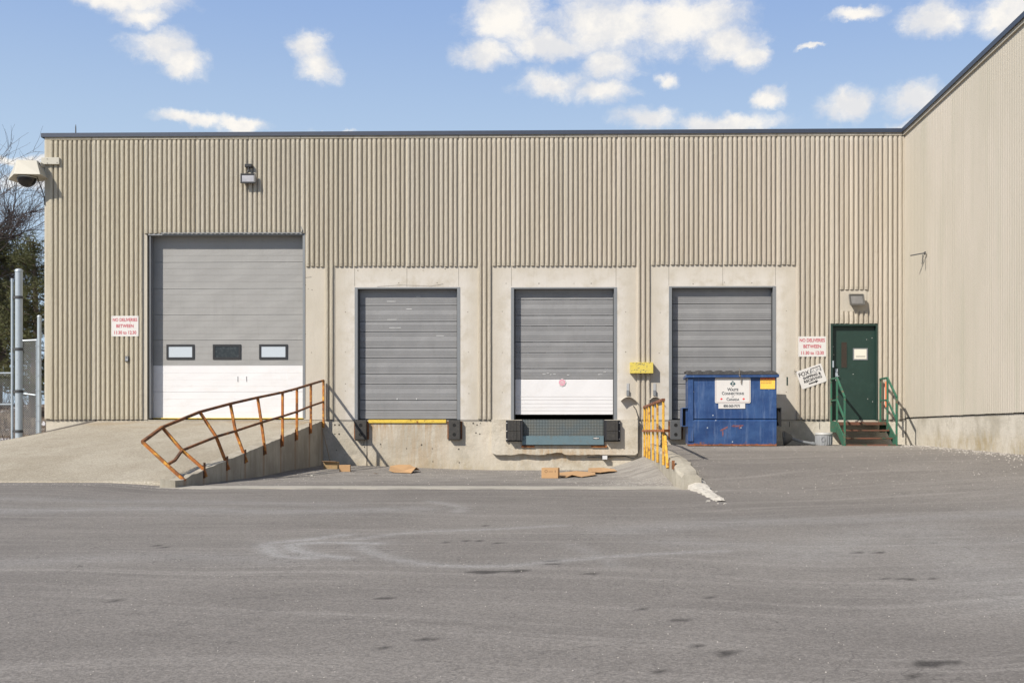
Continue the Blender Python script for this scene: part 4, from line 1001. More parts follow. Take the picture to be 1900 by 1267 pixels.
# fork pockets
for side in (-1, 1):
    w = MB(); xa = -.135 if side < 0 else DW; xb = 0 if side < 0 else DW+.105; z0_, z1_ = Z(792, -1.8)-gz, Z(757, -1.8)-gz
    w.box(xa, -.02, z0_, xb, 1.15, z0_+.02); w.box(xa, -.02, z1_-.02, xb, 1.15, z1_)
    xo = xa if side < 0 else xb-.015; w.box(xo, -.02, z0_+.02, xo+.015, 1.15, z1_-.02)
    if side < 0: w.box(.0, -.012, z0_-.02, .12, .02, z1_+.015); w.box(-.05, .04, z0_+.02, .0, .06, z1_-.02)
    w.k = 1; w.box(xa+.016, .06, z0_+.021, xb-.002, 1.12, z1_-.021)
    w.build('fork_pocket', [M_BLUE if side < 0 else M_BLACK, M_VOID], DP, bevel=.003)
# lids, corrugated
for k in range(2):
    w = MB(); a_ = -.04+k*(DW/2+.03); b_ = a_+DW/2+.03; n = 64; vs = []
    xs_ = np.linspace(a_, b_, n)
    def lz(x, t): 
        s = math.sin((x)*2*math.pi/.235+.6); return .028*max(-.4, min(.75, s*1.3))+.008*math.sin(x*3)
    for t, yl, zl in ((0, -.065, H-.055), (.02, -.06, H-.03), (.3, .3, H+.02), (1, DD+.03, H+.07)):
        for x in xs_: vs.append((x, yl, zl+(lz(x, t) if t > 0 else 0)))
    fs = [(r_*n+i, r_*n+i+1, (r_+1)*n+i+1, (r_+1)*n+i) for r_ in range(3) for i in range(n-1)]
    m0 = len(vs); vs += [(x, y_, z_-.012) for x, y_, z_ in vs]; fs += [tuple(q+m0 for q in f[::-1]) for f in fs]
    fs += [(i, i+1, m0+i+1, m0+i) for i in range(n-1)]
    w.add(vs, fs); w.build('lid', simple('lid_black', (.035, .034, .036), .6, 0, .25, 8), DP)
w = MB(); w.tube([(-.03, DD+.04, H+.06), (DW+.03, DD+.04, H+.06)], .018, 8); w.build('hinge_rod', M_DKST, DP)
# sign plate
sc7 = lambda zx, zy: (1250+zx/7.452, 670+zy/7.452)
def dl(zx, zy):  # to dumpster local front plane coordinates
    px, py = sc7(zx, zy); u = (px-1280)/(1440.5-1280); return u*DW*.985+.02, Z(py, -1.8)-gz-.01
def rrect(x0, z0, x1, z1, y, r, n=5):
    out = []
    for cx2, cz2, a0 in ((x1-r, z1-r, 0), (x0+r, z1-r, 90), (x0+r, z0+r, 180), (x1-r, z0+r, 270)):
        for k in range(n+1):
            t = math.radians(a0+90*k/n); out.append((cx2+r*math.cos(t), y, cz2+r*math.sin(t)))
    return out
x0, z1 = dl(583, 232); x1, z0 = dl(1070, 583)
w = MB(); w.prism(rrect(x0, z0, x1, z1, .006, .035), (0, .014, 0)); sgn = w.build('sign_plate', M_SIGN, DP); tag(sgn, 'white rounded company sign plate')
w = MB(); d_ = .02; a = rrect(x0+.018, z0+.018, x1-.018, z1-.018, .0035, .028); b = rrect(x0+.024, z0+.024, x1-.024, z1-.024, .0035, .024)
w.add(a+b, [(i, (i+1)%len(a), (i+1)%len(a)+len(a), i+len(a)) for i in range(len(a))]); w.build('border_line', M_RED if False else simple('border', (.35,.2,.18), .6), sgn)
cxs = (x0+x1)/2
def tz(zy): return dl(0, zy)[1]
text('Waste', .098, (cxs+.0, .0035, tz(395)), M_GINK, sgn, small=True, sx=.92, bold=.0022)
text('Connections', .098, (cxs, .0035, tz(448)), M_GINK, sgn, small=True, sx=.90, bold=.0022)
text('of', .052, (cxs, .0035, tz(492)), M_GINK, sgn, small=True)
text('Canada', .092, (cxs, .0035, tz(530)), M_GINK, sgn, small=True, sx=.92, bold=.0022)
# emblem: dark diamond with white curls
w = MB(); ez = tz(315); e = .068; w.k = 0; w.prism([(cxs, .004, ez+e), (cxs+e*.98, .004, ez), (cxs, .004, ez-e), (cxs-e*.98, .004, ez)], (0, .003, 0)); w.k = 1
for s_ in (-1, 1):
    arc = [(cxs+s_*(.020-.022*math.cos(t)), .0028, ez-.004+.034*math.sin(t)) for t in np.linspace(-1.2, 1.9, 9)]
    w.tube(arc, .006, 5)
w.tube([(cxs-.025, .0028, ez-.03), (cxs, .0028, ez-.045), (cxs+.025, .0028, ez-.03)], .005, 5); w.tube([(cxs, .0028, ez-.02), (cxs+.012, .0028, ez+.03)], .005, 5)
w.build('emblem', [simple('emblem_green', (.02, .07, .08), .6), M_SIGN], sgn)
leafp = [(0,1),(.18,.62),(.38,.72),(.3,.25),(.55,.45),(.62,.3),(.95,.32),(.82,.05),(.95,-.05),(.45,-.42),(.5,-.6),(.06,-.52),(.06,-1),(-.06,-1),(-.06,-.52),(-.5,-.6),(-.45,-.42),(-.95,-.05),(-.82,.05),(-.95,.32),(-.62,.3),(-.55,.45),(-.3,.25),(-.38,.72),(-.18,.62)]
for zx in (671, 975):
    c = dl(zx, 525); w = MB(); w.prism([(c[0]+a*.03, .0035, c[1]+b*.03) for a, b in leafp], (0, .002, 0)); w.build('maple_leaf', M_LEAF, sgn)
a_ = dl(630, 587); b_ = dl(997, 657); w = MB(); w.box(a_[0], .005, b_[1], b_[0], .02, a_[1]); ph = w.build('phone_plate', M_SIGN, DP, bevel=.003)
text('800-363-7171', .075, ((a_[0]+b_[0])/2, .002, (a_[1]+b_[1])/2), M_GINK, ph, sx=.88, bold=.003)
a_ = dl(1203, 237); b_ = dl(1405, 388); w = MB(); w.box(a_[0], .012, b_[1], b_[0], .0205, a_[1]); w.k = 1; w.box(a_[0]+.003, .0105, a_[1]-.045, b_[0]-.003, .012, a_[1]-.002); w.k = 2
for i in range(2):
    for k in range(7): w.box(a_[0]+.02+k*.034, .0105, a_[1]-.085-i*.04, a_[0]+.02+k*.034+.024, .012, a_[1]-.07-i*.04)
for k in range(4): w.box(a_[0]+.02+k*.07, .009, a_[1]-.032, a_[0]+.06+k*.07, .0105, a_[1]-.018)
w.build('warning_sticker', [M_STICKY, simple('sticker_orange', (.75, .16, .05), .6), simple('sticker_brown', (.28, .12, .04), .7)], DP)
w = MB(); c = dl(913, 120); chain(w, [(c[0], -.07, c[1]+.01), (c[0]+.005, -.075, c[1]-.14), (c[0]+.04, -.03, c[1]-.2), (c[0]+.045, -.01, c[1]-.34)], .0055, .04); w.build('lid_chain', simple('old_chain', (.3, .27, .24), .6, .4), DP)
w = MB()  # worn patches scraped to red primer
for cx2, cz2, rx2, rz2, an in ((705,935,60,12,.45),(890,895,85,13,.05),(840,890,20,12,0),(925,910,28,10,1.2),(690,1000,10,45,0)):
    c = dl(cx2, cz2); pts = []
    yv = 0
    for k in range(18):
        t = 2*math.pi*k/18; r_ = 1+.45*mn.noise(Vector((math.cos(t)*2+cx2, math.sin(t)*2, 0))); u, v = rx2/7.45/82*r_*math.cos(t), rz2/7.45/82*r_*math.sin(t)
        pts.append((c[0]+u*math.cos(an)-v*math.sin(an), yv-.0, c[1]+u*math.sin(an)+v*math.cos(an)))
    pts = [(a, .03-.042*(z_/(zs-.03))-.0025, z_) for a, _, z_ in pts]
    w.add(pts, [tuple(range(18))])
w.build('scraped_patch', simple('primer_red', (.19, .07, .07), .7, 0, .5, 25, coord='obj', dirt=(.03, .08, .25), dirtamt=.9), DP)

# ------------------------------------------------------------ green stairs
ST = thing('stairs', 'small green and rust steel steps with handrails at the green door', 'stairs', (X(1600), -.75, .62))
SX0, SX1 = X(1540.5), X(1631.5); LY = -.75; FY = -1.55; SG = zgs(6.5, -1.5)
zl = Z(783, -.3, 1590)
w = MB(); w.box(SX0+.03, LY, zl-.045, SX1-.03, -.066, zl); w.build('landing', M_TREAD, ST, bevel=.003)
w = MB(); w.box(SX0+.03, LY-.012, zl-.07, SX1-.03, LY, zl+.002); w.build('landing_edge', M_TREAD, ST)
for k in (1, 2):
    zz = zl-(zl-SG)*k/3; y1 = LY-.26*(k-1)-.0; w = MB(); w.box(SX0+.03, y1-.27, zz-.035, SX1-.03, y1-.01, zz); w.k = 0; w.box(SX0+.03, y1-.282, zz-.03, SX1-.03, y1-.27, zz+.003)
    w.build('tread', [M_TREAD, M_GRAIL], ST)
w = MB(); w.box(SX0+.035, FY-.04, SG-.02, SX1-.03, FY+.0, SG+.035); w.build('toe_plate', M_TREAD, ST)
for xx in (SX0, SX1):
    w = MB(); w.prism([(xx-.012, -.066, zl+.02), (xx-.012, LY, zl+.02), (xx-.012, FY, SG+.18), (xx-.012, FY, SG-.02), (xx-.012, FY+.14, SG-.02), (xx-.012, LY+.02, zl-.24), (xx-.012, -.066, zl-.24)], (.024, 0, 0))
    w.build('stringer', M_GRAIL, ST)
def rail_side(xx, tape=False):
    zt_ = Z(701, LY, 1600); zf_ = Z(737, FY, 1600)
    w = MB()
    for yy, za, zb in ((-.10, zl-.2, zt_), (LY, zl-.2, zt_), (FY, SG, zf_)): w.bar((xx, yy, za), (xx, yy, zb), .042)
    zmA = zt_-(zt_-zl)*.5; zmF = zf_-(zt_-zl)*.5
    w.build('rail_post', M_GRAIL, ST, bevel=.004)
    w = MB(); w.bar((xx, -.08, zt_), (xx, LY-.01, zt_), .042); w.bar((xx, LY, zt_), (xx, FY-.01, zf_), .042)
    w.build('handrail', M_GRAIL, ST, bevel=.004)
    w = MB(); w.bar((xx, -.08, zmA), (xx, LY-.01, zmA), .036); w.bar((xx, LY, zmA), (xx, FY, zmF), .036); w.build('middle_bar', M_GRAIL, ST)
    if tape:
        w = MB(); w.bar((xx, LY+.14, zt_-.08), (xx, LY+.13, zmA-.16), .035, .012); w.build('orange_tape', M_ORANGE, ST)
rail_side(SX0); rail_side(SX1, True)

# ------------------------------------------------------------ signs
def sign_no_del(px0, px1, py0, py1, label):
    a_, b_ = X(px0), X(px1); z0_, z1_ = Z(py1, 0, px0), Z(py0, 0, px0); y = -.055
    t = thing('sign', label, 'sign', ((a_+b_)/2, -.05, z0_), 'no deliveries signs')
    w = MB(); w.prism(rrect(a_, z0_, b_, z1_, y, .015, 3), (0, .008, 0)); w.build('panel', M_SIGN, t)
    c = (a_+b_)/2; h = z1_-z0_; s = .112
    text('NO DELIVERIES', s, (c, y-.001, z0_+h*.80), M_RED, t, sx=.80, bold=.0022, space=1.0)
    text('BETWEEN', s, (c, y-.001, z0_+h*.50), M_RED, t, sx=.86, bold=.0022)
    text('11:30 to 12:30', s*1.02, (c, y-.001, z0_+h*.18), M_RED, t, sx=.83, bold=.0022)
    w = MB()
    for xx in (a_+.03, b_-.03):
        for zz in (z0_+.025, z1_-.025): w.lathe([(0,-.003),(.006,-.003),(.006,0)], (xx, y, zz), (0,1,0), 6)
    w.build('screw', M_STEEL, t)
sign_no_del(208.5, 258.5, 586.5, 624.5, 'white no deliveries sign with red letters left of the tall door')
sign_no_del(1480.5, 1532, 624.5, 662, 'white no deliveries sign with red letters beside the green door')
c4 = lambda zx, zy: (1440+zx/4.086, 530+zy/4.086)
q = [P(*c4(*a)) for a in ((152, 652), (335, 590), (385, 722), (190, 790))]
cc = sum(q, Vector())/4; spin = .5*(math.atan2(q[1].z-q[0].z, q[1].x-q[0].x)+math.atan2(q[2].z-q[3].z, q[2].x-q[3].x))
wd = ((q[1]-q[0]).length+(q[2]-q[3]).length)/2; hd = ((q[0]-q[3]).length+(q[1]-q[2]).length)/2
ts = thing('sign', 'tilted white shipping and receiving sign with a black arrow below the other sign', 'sign', (cc.x, -.05, cc.z-.2))
RM = Matrix.Translation((cc.x, 0, cc.z)) @ Matrix.Rotation(-spin, 4, 'Y')
def sp(u, v, y=-.062): return RM @ Vector((u, y, v))
w = MB(); w.prism([RM @ Vector(p) for p in rrect(-wd/2, -hd/2, wd/2, hd/2, -.06, .03, 4)], (0, .01, 0)); w.build('panel', M_SIGN, ts)
text('FOX', .135, sp(-.155, .115), M_INK, ts, spin=spin, sx=.98, bold=.003)
w = MB()  # outlined letters: dark plate, white letters
w.prism([sp(-.005, .055, -.0612), sp(.27, .055, -.0612), sp(.27, .185, -.0612), (sp(.03, .185, -.0612)), (sp(.005, .14, -.0612))], (0, .001, 0)); w.build('dark_strip', M_INK, ts)
w = MB(); w.prism([sp(.012, .045, -.0624), sp(.255, .045, -.0624), sp(.255, .165, -.0624), sp(.03, .165, -.0624)], (0, .001, 0)); w.build('pale_strip', M_SIGN, ts)
text('RUN', .12, sp(.135, .105, -.0635), M_STEEL, ts, spin=spin, sx=1.05, bold=.0005)
text('SHIPPING &', .082, sp(.01, .01), M_INK, ts, spin=spin, sx=1.0, bold=.0035, space=1.05)
text('RECEIVING', .088, sp(.01, -.075), M_INK, ts, spin=spin, sx=1.0, bold=.0035, space=1.05)
w = MB(); w.prism([sp(a, b) for a, b in ((-.12,-.165),(.05,-.165),(.05,-.19),(.12,-.148),(.05,-.11),(.05,-.135),(-.12,-.135))], (0, .001, 0)); w.build('arrow', M_INK, ts)
w = MB()
for k in range(9):
    a = Vector((random.uniform(-.045, .03), 0, random.uniform(-.05, .05))); p = P(1475, 690)+Vector((-.01, -.046, 0))+a
    w.bar(p, p+Vector((random.uniform(-.03, .03), 0, random.uniform(-.03, .03))), .012, .006)
w.build('fox_fragment', M_INK, ts)  # loose black strokes for the small drawn fox fragment

# ------------------------------------------------------------ wall lamps
def floodlight(px0, px1, py0, py1, label, lens, dep, mt, tiltx=0):
    a_, b_ = X(px0), X(px1); z0_, z1_ = Z(py1, 0, px0), Z(py0, 0, px0)
    t = thing('wall_lamp', label, 'wall lamp', ((a_+b_)/2, -.04, z0_), 'wall mounted lamps')
    w = MB(); yb = -.045; f = -dep; sk = .03
    vs = [(a_, f+.05, z1_), (b_, f+.05, z1_), (b_+sk*.6, f-.0, z0_), (a_+sk*.6, f-.0, z0_), (a_+.03, yb, z1_-.02), (b_-.03, yb, z1_-.02), (b_-.03, yb, z0_+.05), (a_+.03, yb, z0_+.05)]
    w.add(vs, [(0,1,2,3),(7,6,5,4),(0,4,5,1),(1,5,6,2),(2,6,7,3),(3,7,4,0)]); w.build('housing', mt, t, bevel=.012)
    m = MB(); k = .045
    def q(u, v): 
        top = Vector((a_+(b_-a_)*u, f+.05, z1_)); bot = Vector((a_+sk*.6+(b_-a_)*u, f, z0_)); return top.lerp(bot, v)+Vector((0, -.004, 0))
    m.add([q(.09, .14), q(.91, .14), q(.91, .88), q(.09, .88)], [(0,1,2,3)]); m.build('lens', lens, t)
    m = MB(); m.bar(q(0, 0), q(1, 0), .03, .03); m.bar(q(0, 1), q(1, 1), .03, .03); m.bar(q(0, 0), q(0, 1), .03); m.bar(q(1, 0), q(1, 1), .03); m.build('lens_frame', mt, t, bevel=.004)
    return t
fl1 = floodlight(450, 476.5, 326, 342.5, 'black floodlight with a bright lens above the tall door', M_LENS, .2, M_BLACK)
w = MB(); p = P(464, 309); w.box(p.x-.09, -.16, p.z-.05, p.x+.08, -.04, p.z+.03); w.tube([p+Vector((0,-.12,-.05)), p+Vector((.01,-.17,-.13)), p+Vector((.0,-.18,-.19))], .025, 6); w.bar(p+Vector((-.03,-.1,-.05)), p+Vector((.02,-.12,-.17)), .02); w.build('bracket', M_BLACK, fl1, bevel=.01)
fl2 = floodlight(1573, 1599, 548, 567, 'dull grey bulkhead lamp above the green door', M_LENS2, .2, simple('lamp_brown', (.10, .095, .085), .5))

# security camera on the corner
SCm = thing('security_camera', 'cream outdoor dome camera housing on the upper left building corner', 'security camera', (X(60), -.4, Z(330, -.4, 60)))
yc = -.42; cz = lambda zx, zy: P(zx/4.223, 200+zy/4.223, yc)
p = cz(178, 465); top = cz(200, 407).z; bot = cz(200, 528).z
hx0, hx1 = cz(128, 0).x, cz(275, 0).x; bx0, bx1 = cz(128, 0).x, cz(325, 0).x; lx_ = cz(60, 0).x; lb = cz(28, 0).x; drop = cz(0, 552).z
w = MB(); dep = .62
vs = [(lx_+.02, yc+.32, top-.02), (hx0, yc+.02, top), (hx1, yc+.08, top), (hx1-.02, yc+.5, top), (lx_+.1, yc+.6, top),
      (lb, yc+.2, drop), (bx0, yc-.12, bot), (bx1, yc-.06, bot), (bx1-.03, yc+.58, bot), (lb+.1, yc+.66, drop)]
w.add(vs, [(0,1,2,3,4),(9,8,7,6,5),(0,5,6,1),(1,6,7,2),(2,7,8,3),(3,8,9,4),(4,9,5,0)]); w.build('housing', M_CREAM, SCm, bevel=.01)
w = MB(); r_ = .225; dc = Vector((cz(182, 0).x, yc+.18, bot-.02)); w.lathe([(r_*math.cos(t), -.02-r_*.95*math.sin(t)) for t in np.linspace(0, math.pi/2, 12)], dc, (0,0,1), 28); w.build('dome', M_DOME, SCm, smooth=True)
w = MB(); w.lathe([(r_+.02, .0), (r_+.02, -.02), (r_-.01, -.02)], dc, (0,0,1), 28); w.build('dome_ring', M_CREAM, SCm)
w = MB(); a_ = cz(270, 430); w.bar((a_.x, yc+.2, a_.z), (XL+.0, yc+.2, a_.z), .06, .07); w.bar((XL-.03, yc+.17, a_.z), (XL-.03, -.06, a_.z), .08, .09)
w.build('arm', M_CREAM, SCm, bevel=.006)
w = MB(); w.box(X(80.5), -.12, Z(307,0,90), X(113.5), -.05, Z(294.5,0,90)); w.build('mounting_plate', M_CREAM, SCm, bevel=.005)
w = MB()
for px, py in ((92,297.5),(92,305),(110,304)): w.lathe([(0,-.01),(.009,-.01),(.009,0)], P(px, py)+Vector((0,-.12,0)), (0,1,0), 6)
w.build('bolt', M_DKST, SCm)
w = MB(); w.tube([(XL-.12, yc+.2, a_.z-.02), (XL-.1, yc+.2, a_.z-.3), (XL-.02, yc+.25, a_.z-.55), (XL+.0, -.06, a_.z-.75), (XL+.01, -.06, a_.z-.95)], .012, 6); w.build('cable', M_BLACK, SCm)

# keypad, yellow box, hoods, cable, junction box, wing bracket, roof rod
w = thing('keypad', 'small grey and black keypad under the left sign', 'keypad', (X(238), -.05, Z(671,0,238)))
m = MB(); m.box(X(234.2), -.085, Z(671,0,238), X(241), -.043, Z(661,0,238)); m.build('case', M_BLACK, w, bevel=.004)
m = MB(); m.box(X(235), -.089, Z(670,0,238), X(240), -.085, Z(662,0,238)); m.k = 1; m.box(X(236.2), -.091, Z(664.6,0,238), X(239.2), -.089, Z(663,0,238)); m.build('face', [M_GTUB, M_INK], w)
yb = thing('wall_box', 'bright yellow chipped metal box on the wall between the two right dock doors', 'metal box', (X(1190), -.1, Z(692.5)))
m = MB(); a_, b_ = X(1169, -.15), X(1211.8, -.15); m.box(a_, -.20, Z(692.3,-.2,1190), b_, -.001, Z(672,-.2,1190)); m.build('box_shell', M_YEL, yb, bevel=.004)
m = MB()
for k in range(46):
    x = random.gauss((a_+b_)/2-.02, .13); z = random.choice((random.gauss(Z(687.5), .03), random.gauss(Z(677), .02))); s = random.uniform(.004, .016)
    if a_+.02 < x < b_-.02 and Z(691.5) < z < Z(673): m.box(x-s, -.2015, z-s*.6, x+s, -.199, z+s*.6)
m.build('chipped_paint', simple('chip_grey', (.22, .2, .13), .8), yb)
def hood(px, label, flip=1, sc_=1.):
    p = P(px, 735); t = thing('wall_bracket', label, 'bracket', (p.x, 0, p.z), 'brackets with curved hoods')
    m = MB(); top = Z(711, 0, px); m.box(p.x-.032, -.015, Z(727,0,px), p.x+.032, -.001, top); m.build('strap', simple('strap_grey', (.42, .42, .42), .5, .3), t)
    m = MB(); m.box(p.x-.035, -.06, Z(734,0,px), p.x+.025, -.001, Z(724,0,px)); m.build('clamp', M_STEEL, t)
    m = MB(); n = 14; vs = []
    for i in range(n+1):
        u = -1+2*i/n; xx = p.x+.02+u*.20*sc_; zz = p.z-.0-.10*u*u*sc_-(.03 if u > 0 else 0)*u
        vs += [(xx, -.002, zz), (xx+.0, -.17, zz-.015), (xx, -.002, zz-.007), (xx+.0, -.17, zz-.022)]
    fs = []
    for i in range(n):
        a = i*4; fs += [(a, a+1, a+5, a+4), (a+2, a+6, a+7, a+3), (a+1, a+3, a+7, a+5)]
    m.add(vs, fs); m.build('curved_hood', simple('hood_beige', (.50, .46, .40), .7), t)
hood(1165, 'curved beige hood on a grey strap under the left end of the yellow box', sc_=1.0)
hood(1214.5, 'smaller curved hood on a grey strap right of the yellow railing top', sc_=.72)
cb = MB(); cb.tube([P(1175,753)+Vector((0,-.02,0)), P(1180,760)+Vector((0,-.04,0)), P(1183.5,773)+Vector((0,-.08,0)), P(1185,790)+Vector((0,-.13,0)), P(1185,835)+Vector((0,-.13,0)), P(1182,846)+Vector((0,-.1,0)), P(1174,850)+Vector((0,-.06,0)), P(1160,846)+Vector((0,-.05,0)), P(1128,847)+Vector((0,-.05,0)), P(1090,848)+Vector((0,-.05,0))], .011, 6)
tag(cb.build('cable', M_BLACK, loc=(X(1185), -.1, Z(850))), 'black cable running down the wall to the small grey junction box', 'cable')
jb = thing('junction_box', 'small grey junction box low on the pit wall', 'junction box', (X(1122), -.06, Z(852)))
m = MB(); m.box(X(1117.5), -.13, Z(852), X(1127), -.0, Z(844.5)); m.build('case', M_GTUB, jb, bevel=.004)
m = MB(); m.box(X(1118), -.136, Z(851.5), X(1126.5), -.13, Z(845)); m.build('cover', simple('jb_cover', (.6, .6, .6), .5), jb)
wb = thing('wall_bracket', 'small dark broken bracket on the side wing wall', 'bracket', (XW, -1.3, Z(492)))
yb_ = -28*(1-593/(1722-1087)); 
m = MB(); pz_ = Z(469.5, yb_, 1722); m.bar((XW-.05, yb_, pz_), (XW-.30, yb_+.25, pz_-.02), .03, .02); m.box(XW-.055, yb_-.04, pz_-.04, XW-.04, yb_+.04, pz_+.03); m.build('arm', M_DKST, wb)
m = MB(); chain(m, [(XW-.09, yb_, pz_-.05), (XW-.11, yb_, pz_-.3)], .006, .05); m.build('chain', M_DKST, wb)
rd = MB(); p = P(140.5, 244, .6); rd.tube([(p.x, .6, ZT), (p.x, .6, P(140.5, 236, .6).z), (p.x, .6, P(140.5, 231, .6).z)], [.02, .014, .004], 6); tag(rd.build('roof_rod', M_DKST, loc=(p.x, .6, ZT)), 'thin dark rod standing on the roof edge near the left corner', 'rod')

# ------------------------------------------------------------ tub and fallen post by the steps
gp = Vector((X(1530, -1.1), -1.05, zgs(6, -1.05)))
tu = thing('storage_tub', 'round light grey plastic tub with lid sitting left of the green steps', 'tub', gp)
w0 = (X(1546, -1.1)-X(1514, -1.1))/2; hh = Z(802.5, -1.1)-gp.z
m = MB(); cyt = gp.y+.05; m.lathe([(0, 0), (w0*.90, 0), (w0*.92, .01), (w0*.99, hh-.05), (0, hh-.05)], (gp.x, cyt, gp.z), (0,0,1), 28); m.build('body', M_GTUB, tu, smooth=True)
m = MB(); m.lathe([(w0*1.0, hh-.055), (w0*1.05, hh-.05), (w0*1.05, hh-.012), (w0*1.0, hh), (0, hh+.004)], (gp.x, cyt, gp.z), (0,0,1), 28); m.build('lid', simple('tub_lid', (.40, .40, .39), .5), tu, smooth=True)
m = MB()
for k in range(12):
    t = -math.pi+math.pi*k/11; r0_ = w0*.96; m.bar((gp.x+r0_*math.cos(t), cyt+r0_*math.sin(t), gp.z+.02), (gp.x+r0_*1.03*math.cos(t), cyt+r0_*1.03*math.sin(t), gp.z+hh-.07), .014, .008)
m.tube([(gp.x-.05+.05*math.cos(q), cyt-w0*1.0, gp.z+hh*.5+.05*math.sin(q)) for q in np.linspace(0, 2*math.pi, 17)], .006, 5, cap=False)
m.build('moulded_ribs', M_GTUB, tu)
fp = Vector((X(1456, -1.0), -1.0, zgs(5, -1)))
sp_ = thing('smoking_post', 'fallen grey smoking post with round black base beside the dumpster', 'ashtray post', fp)
ax = Vector((.95, -.1, .05)).normalized(); R_ = .17; c = Vector((fp.x-.05, fp.y-.15, fp.z+R_+.0))
m = MB(); m.lathe([(0, 0), (R_*.95, 0), (R_, .01), (R_, .03), (R_*.8, .09), (.08, .17), (.04, .2)], c, ax, 28); m.build('base', M_DGREY, sp_, smooth=True)
m = MB(); m.lathe([(R_*.80, -.003), (R_*.0, -.002)], c, ax, 28); m.lathe([(R_*.99, .0), (R_*1.02, -.012), (R_*.86, -.012), (R_*.82, .0)], c, ax, 28); m.build('base_rim', M_PGREY, sp_)
e = Vector((X(1506, -1.1), -1.2, fp.z+.045)); s_ = c+ax*.15
m = MB(); m.tube([s_, s_.lerp(e, .5)+Vector((0,0,-.02)), e], [.045, .032, .035], 12); m.build('pole', M_PGREY, sp_, smooth=True)
m = MB(); d_ = (e-s_).normalized(); m.tube([e-d_*.02, e+d_*.03, e+d_*.07], [.045, .05, .03], 12); m.build('cap', M_PGREY, sp_, smooth=True)

# ------------------------------------------------------------ cardboard and litter
def carton(px, py, wpx, hpx, dep, rz, label, name='cardboard_box', open_=False, marks=False, mt=M_CARD):
    b = GP(px, py); r = (b.y+28)/28; w_ = wpx*r/76.7; h_ = hpx*r/76.7
    t = thing(name, label, 'cardboard box', b, 'cardboard left on the pit floor', rz, True)
    m = MB(); tk = .006
    if open_:
        m.box(-w_/2, 0, 0, w_/2, tk, h_); m.box(-w_/2, dep-tk, 0, w_/2, dep, h_); m.box(-w_/2, tk, 0, -w_/2+tk, dep-tk, h_); m.box(w_/2-tk, tk, 0, w_/2, dep-tk, h_); m.box(-w_/2+tk, tk, 0, w_/2-tk, dep-tk, tk)
    else: m.box(-w_/2, 0, 0, w_/2, dep, h_)
    m.build('carton', mt, t, bevel=.004)
    if open_:
        f = MB(); f.prism([(-w_/2, -.0, h_), (w_/2, -.0, h_), (w_/2-.02, -.07, h_+.012), (-w_/2-.02, -.07, h_+.02)], (0, 0, .005)); f.build('flap', M_CARD2, t)
    s = MB(); s.box(-w_/2+.01, dep*.5-.025, h_+.0005, w_/2-.01, dep*.5+.025, h_+.0015) if not open_ else s.box(-.02, -.0012, h_*.2, .02, -.0004, h_*.55)
    s.build('tape', simple('tape', (.36, .22, .11), .4), t)
    if marks:
        q = MB(); q.lathe([(.02, -.001), (.026, -.0015), (.028, 0)], (-w_*.22, 0, h_*.68), (0,1,0), 14)
        for k in range(4): q.box(-.02+k*.022, -.0012, h_*.62, -.006+k*.022, -.0002, h_*.68)
        for k in range(2): q.box(w_*.30, -.0012, h_*(.6+k*.1), w_*.36, -.0002, h_*(.65+k*.1))
        q.build('printed_marks', simple('print_brown', (.14, .08, .04), .8), t)
    return t
carton(1020, 887, 31, 19, .32, math.radians(-4), 'closed cardboard box with printed marks standing in the pit below the dock leveler', marks=True)
carton(613, 870, 26, 13, .3, math.radians(3), 'open cardboard box standing in the shade in the corner by the ramp wall', open_=True, mt=simple('cardboard_shaded', (.32, .22, .11), .9))  # open box: corner shade is put into a darker cardboard colour
carton(639.5, 875, 20, 12.5, .22, math.radians(8), 'small orange brown cardboard box in sun beside the shaded open box')
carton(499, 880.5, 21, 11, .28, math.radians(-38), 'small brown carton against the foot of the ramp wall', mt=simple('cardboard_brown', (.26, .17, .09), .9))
def flat_card(pts, label, rise):
    q = [GP(*p) for p in pts]; c = sum(q, Vector())/len(q)
    w = MB(); n = len(q); top = [v+Vector((0, 0, .012+rise[i])) for i, v in enumerate(q)]
    w.add([v+Vector((0, 0, .008)) for v in top]+top+[c+Vector((0,0,.03)), c+Vector((0,0,.022))], [(i, (i+1)%n, 2*n) for i in range(n)]+[((i+1)%n+n, i+n, 2*n+1) for i in range(n)]+[(i, i+n, (i+1)%n+n, (i+1)%n) for i in range(n)])
    tag(w.build('flattened_cardboard', M_CARD, loc=c), label, 'cardboard', 'flattened cardboard on the pit floor')
flat_card([(722,876.5),(731,877),(763,878.5),(772,876),(779,874.6),(760,873.6),(740,873.4),(724,873.6)], 'flattened cardboard with a raised flap below the second dock door', [.03,.0,.0,.09,.02,.12,.12,.09])
flat_card([(1036,886.5),(1052,886.5),(1062,885),(1080,886),(1105,883),(1104,881),(1070,880.5),(1050,881.5),(1037,882)], 'torn flat cardboard strip touching the right side of the printed box', [.02,0,.03,0,.01,.03,.06,.05,.04])
flat_card([(1091,879.5),(1115,879.5),(1130,877.5),(1145,875.2),(1139,873.6),(1115,874.3),(1092,875.5)], 'flat cardboard sheet leaning on the asphalt mound at the right of the pit', [.04,.02,.02,.0,.03,.07,.07])
w = MB()
for cpx in (529, 536, 549):
    c = GP(cpx, 877.5); n0 = len(w.v); bm = bmesh.new(); bmesh.ops.create_icosphere(bm, subdivisions=3, radius=.1)
    for v in bm.verts: v.co *= 1+.9*mn.noise(v.co*14+Vector((cpx, 0, 0))); v.co.z = abs(v.co.z)*.75
    w.add([v.co+c for v in bm.verts], [tuple(v.index for v in f.verts) for f in bm.faces]); bm.free()
tag(w.build('plastic_bag', M_BAG, loc=GP(538, 878)), 'crumpled pale plastic bag lying along the ramp wall foot', 'bag')
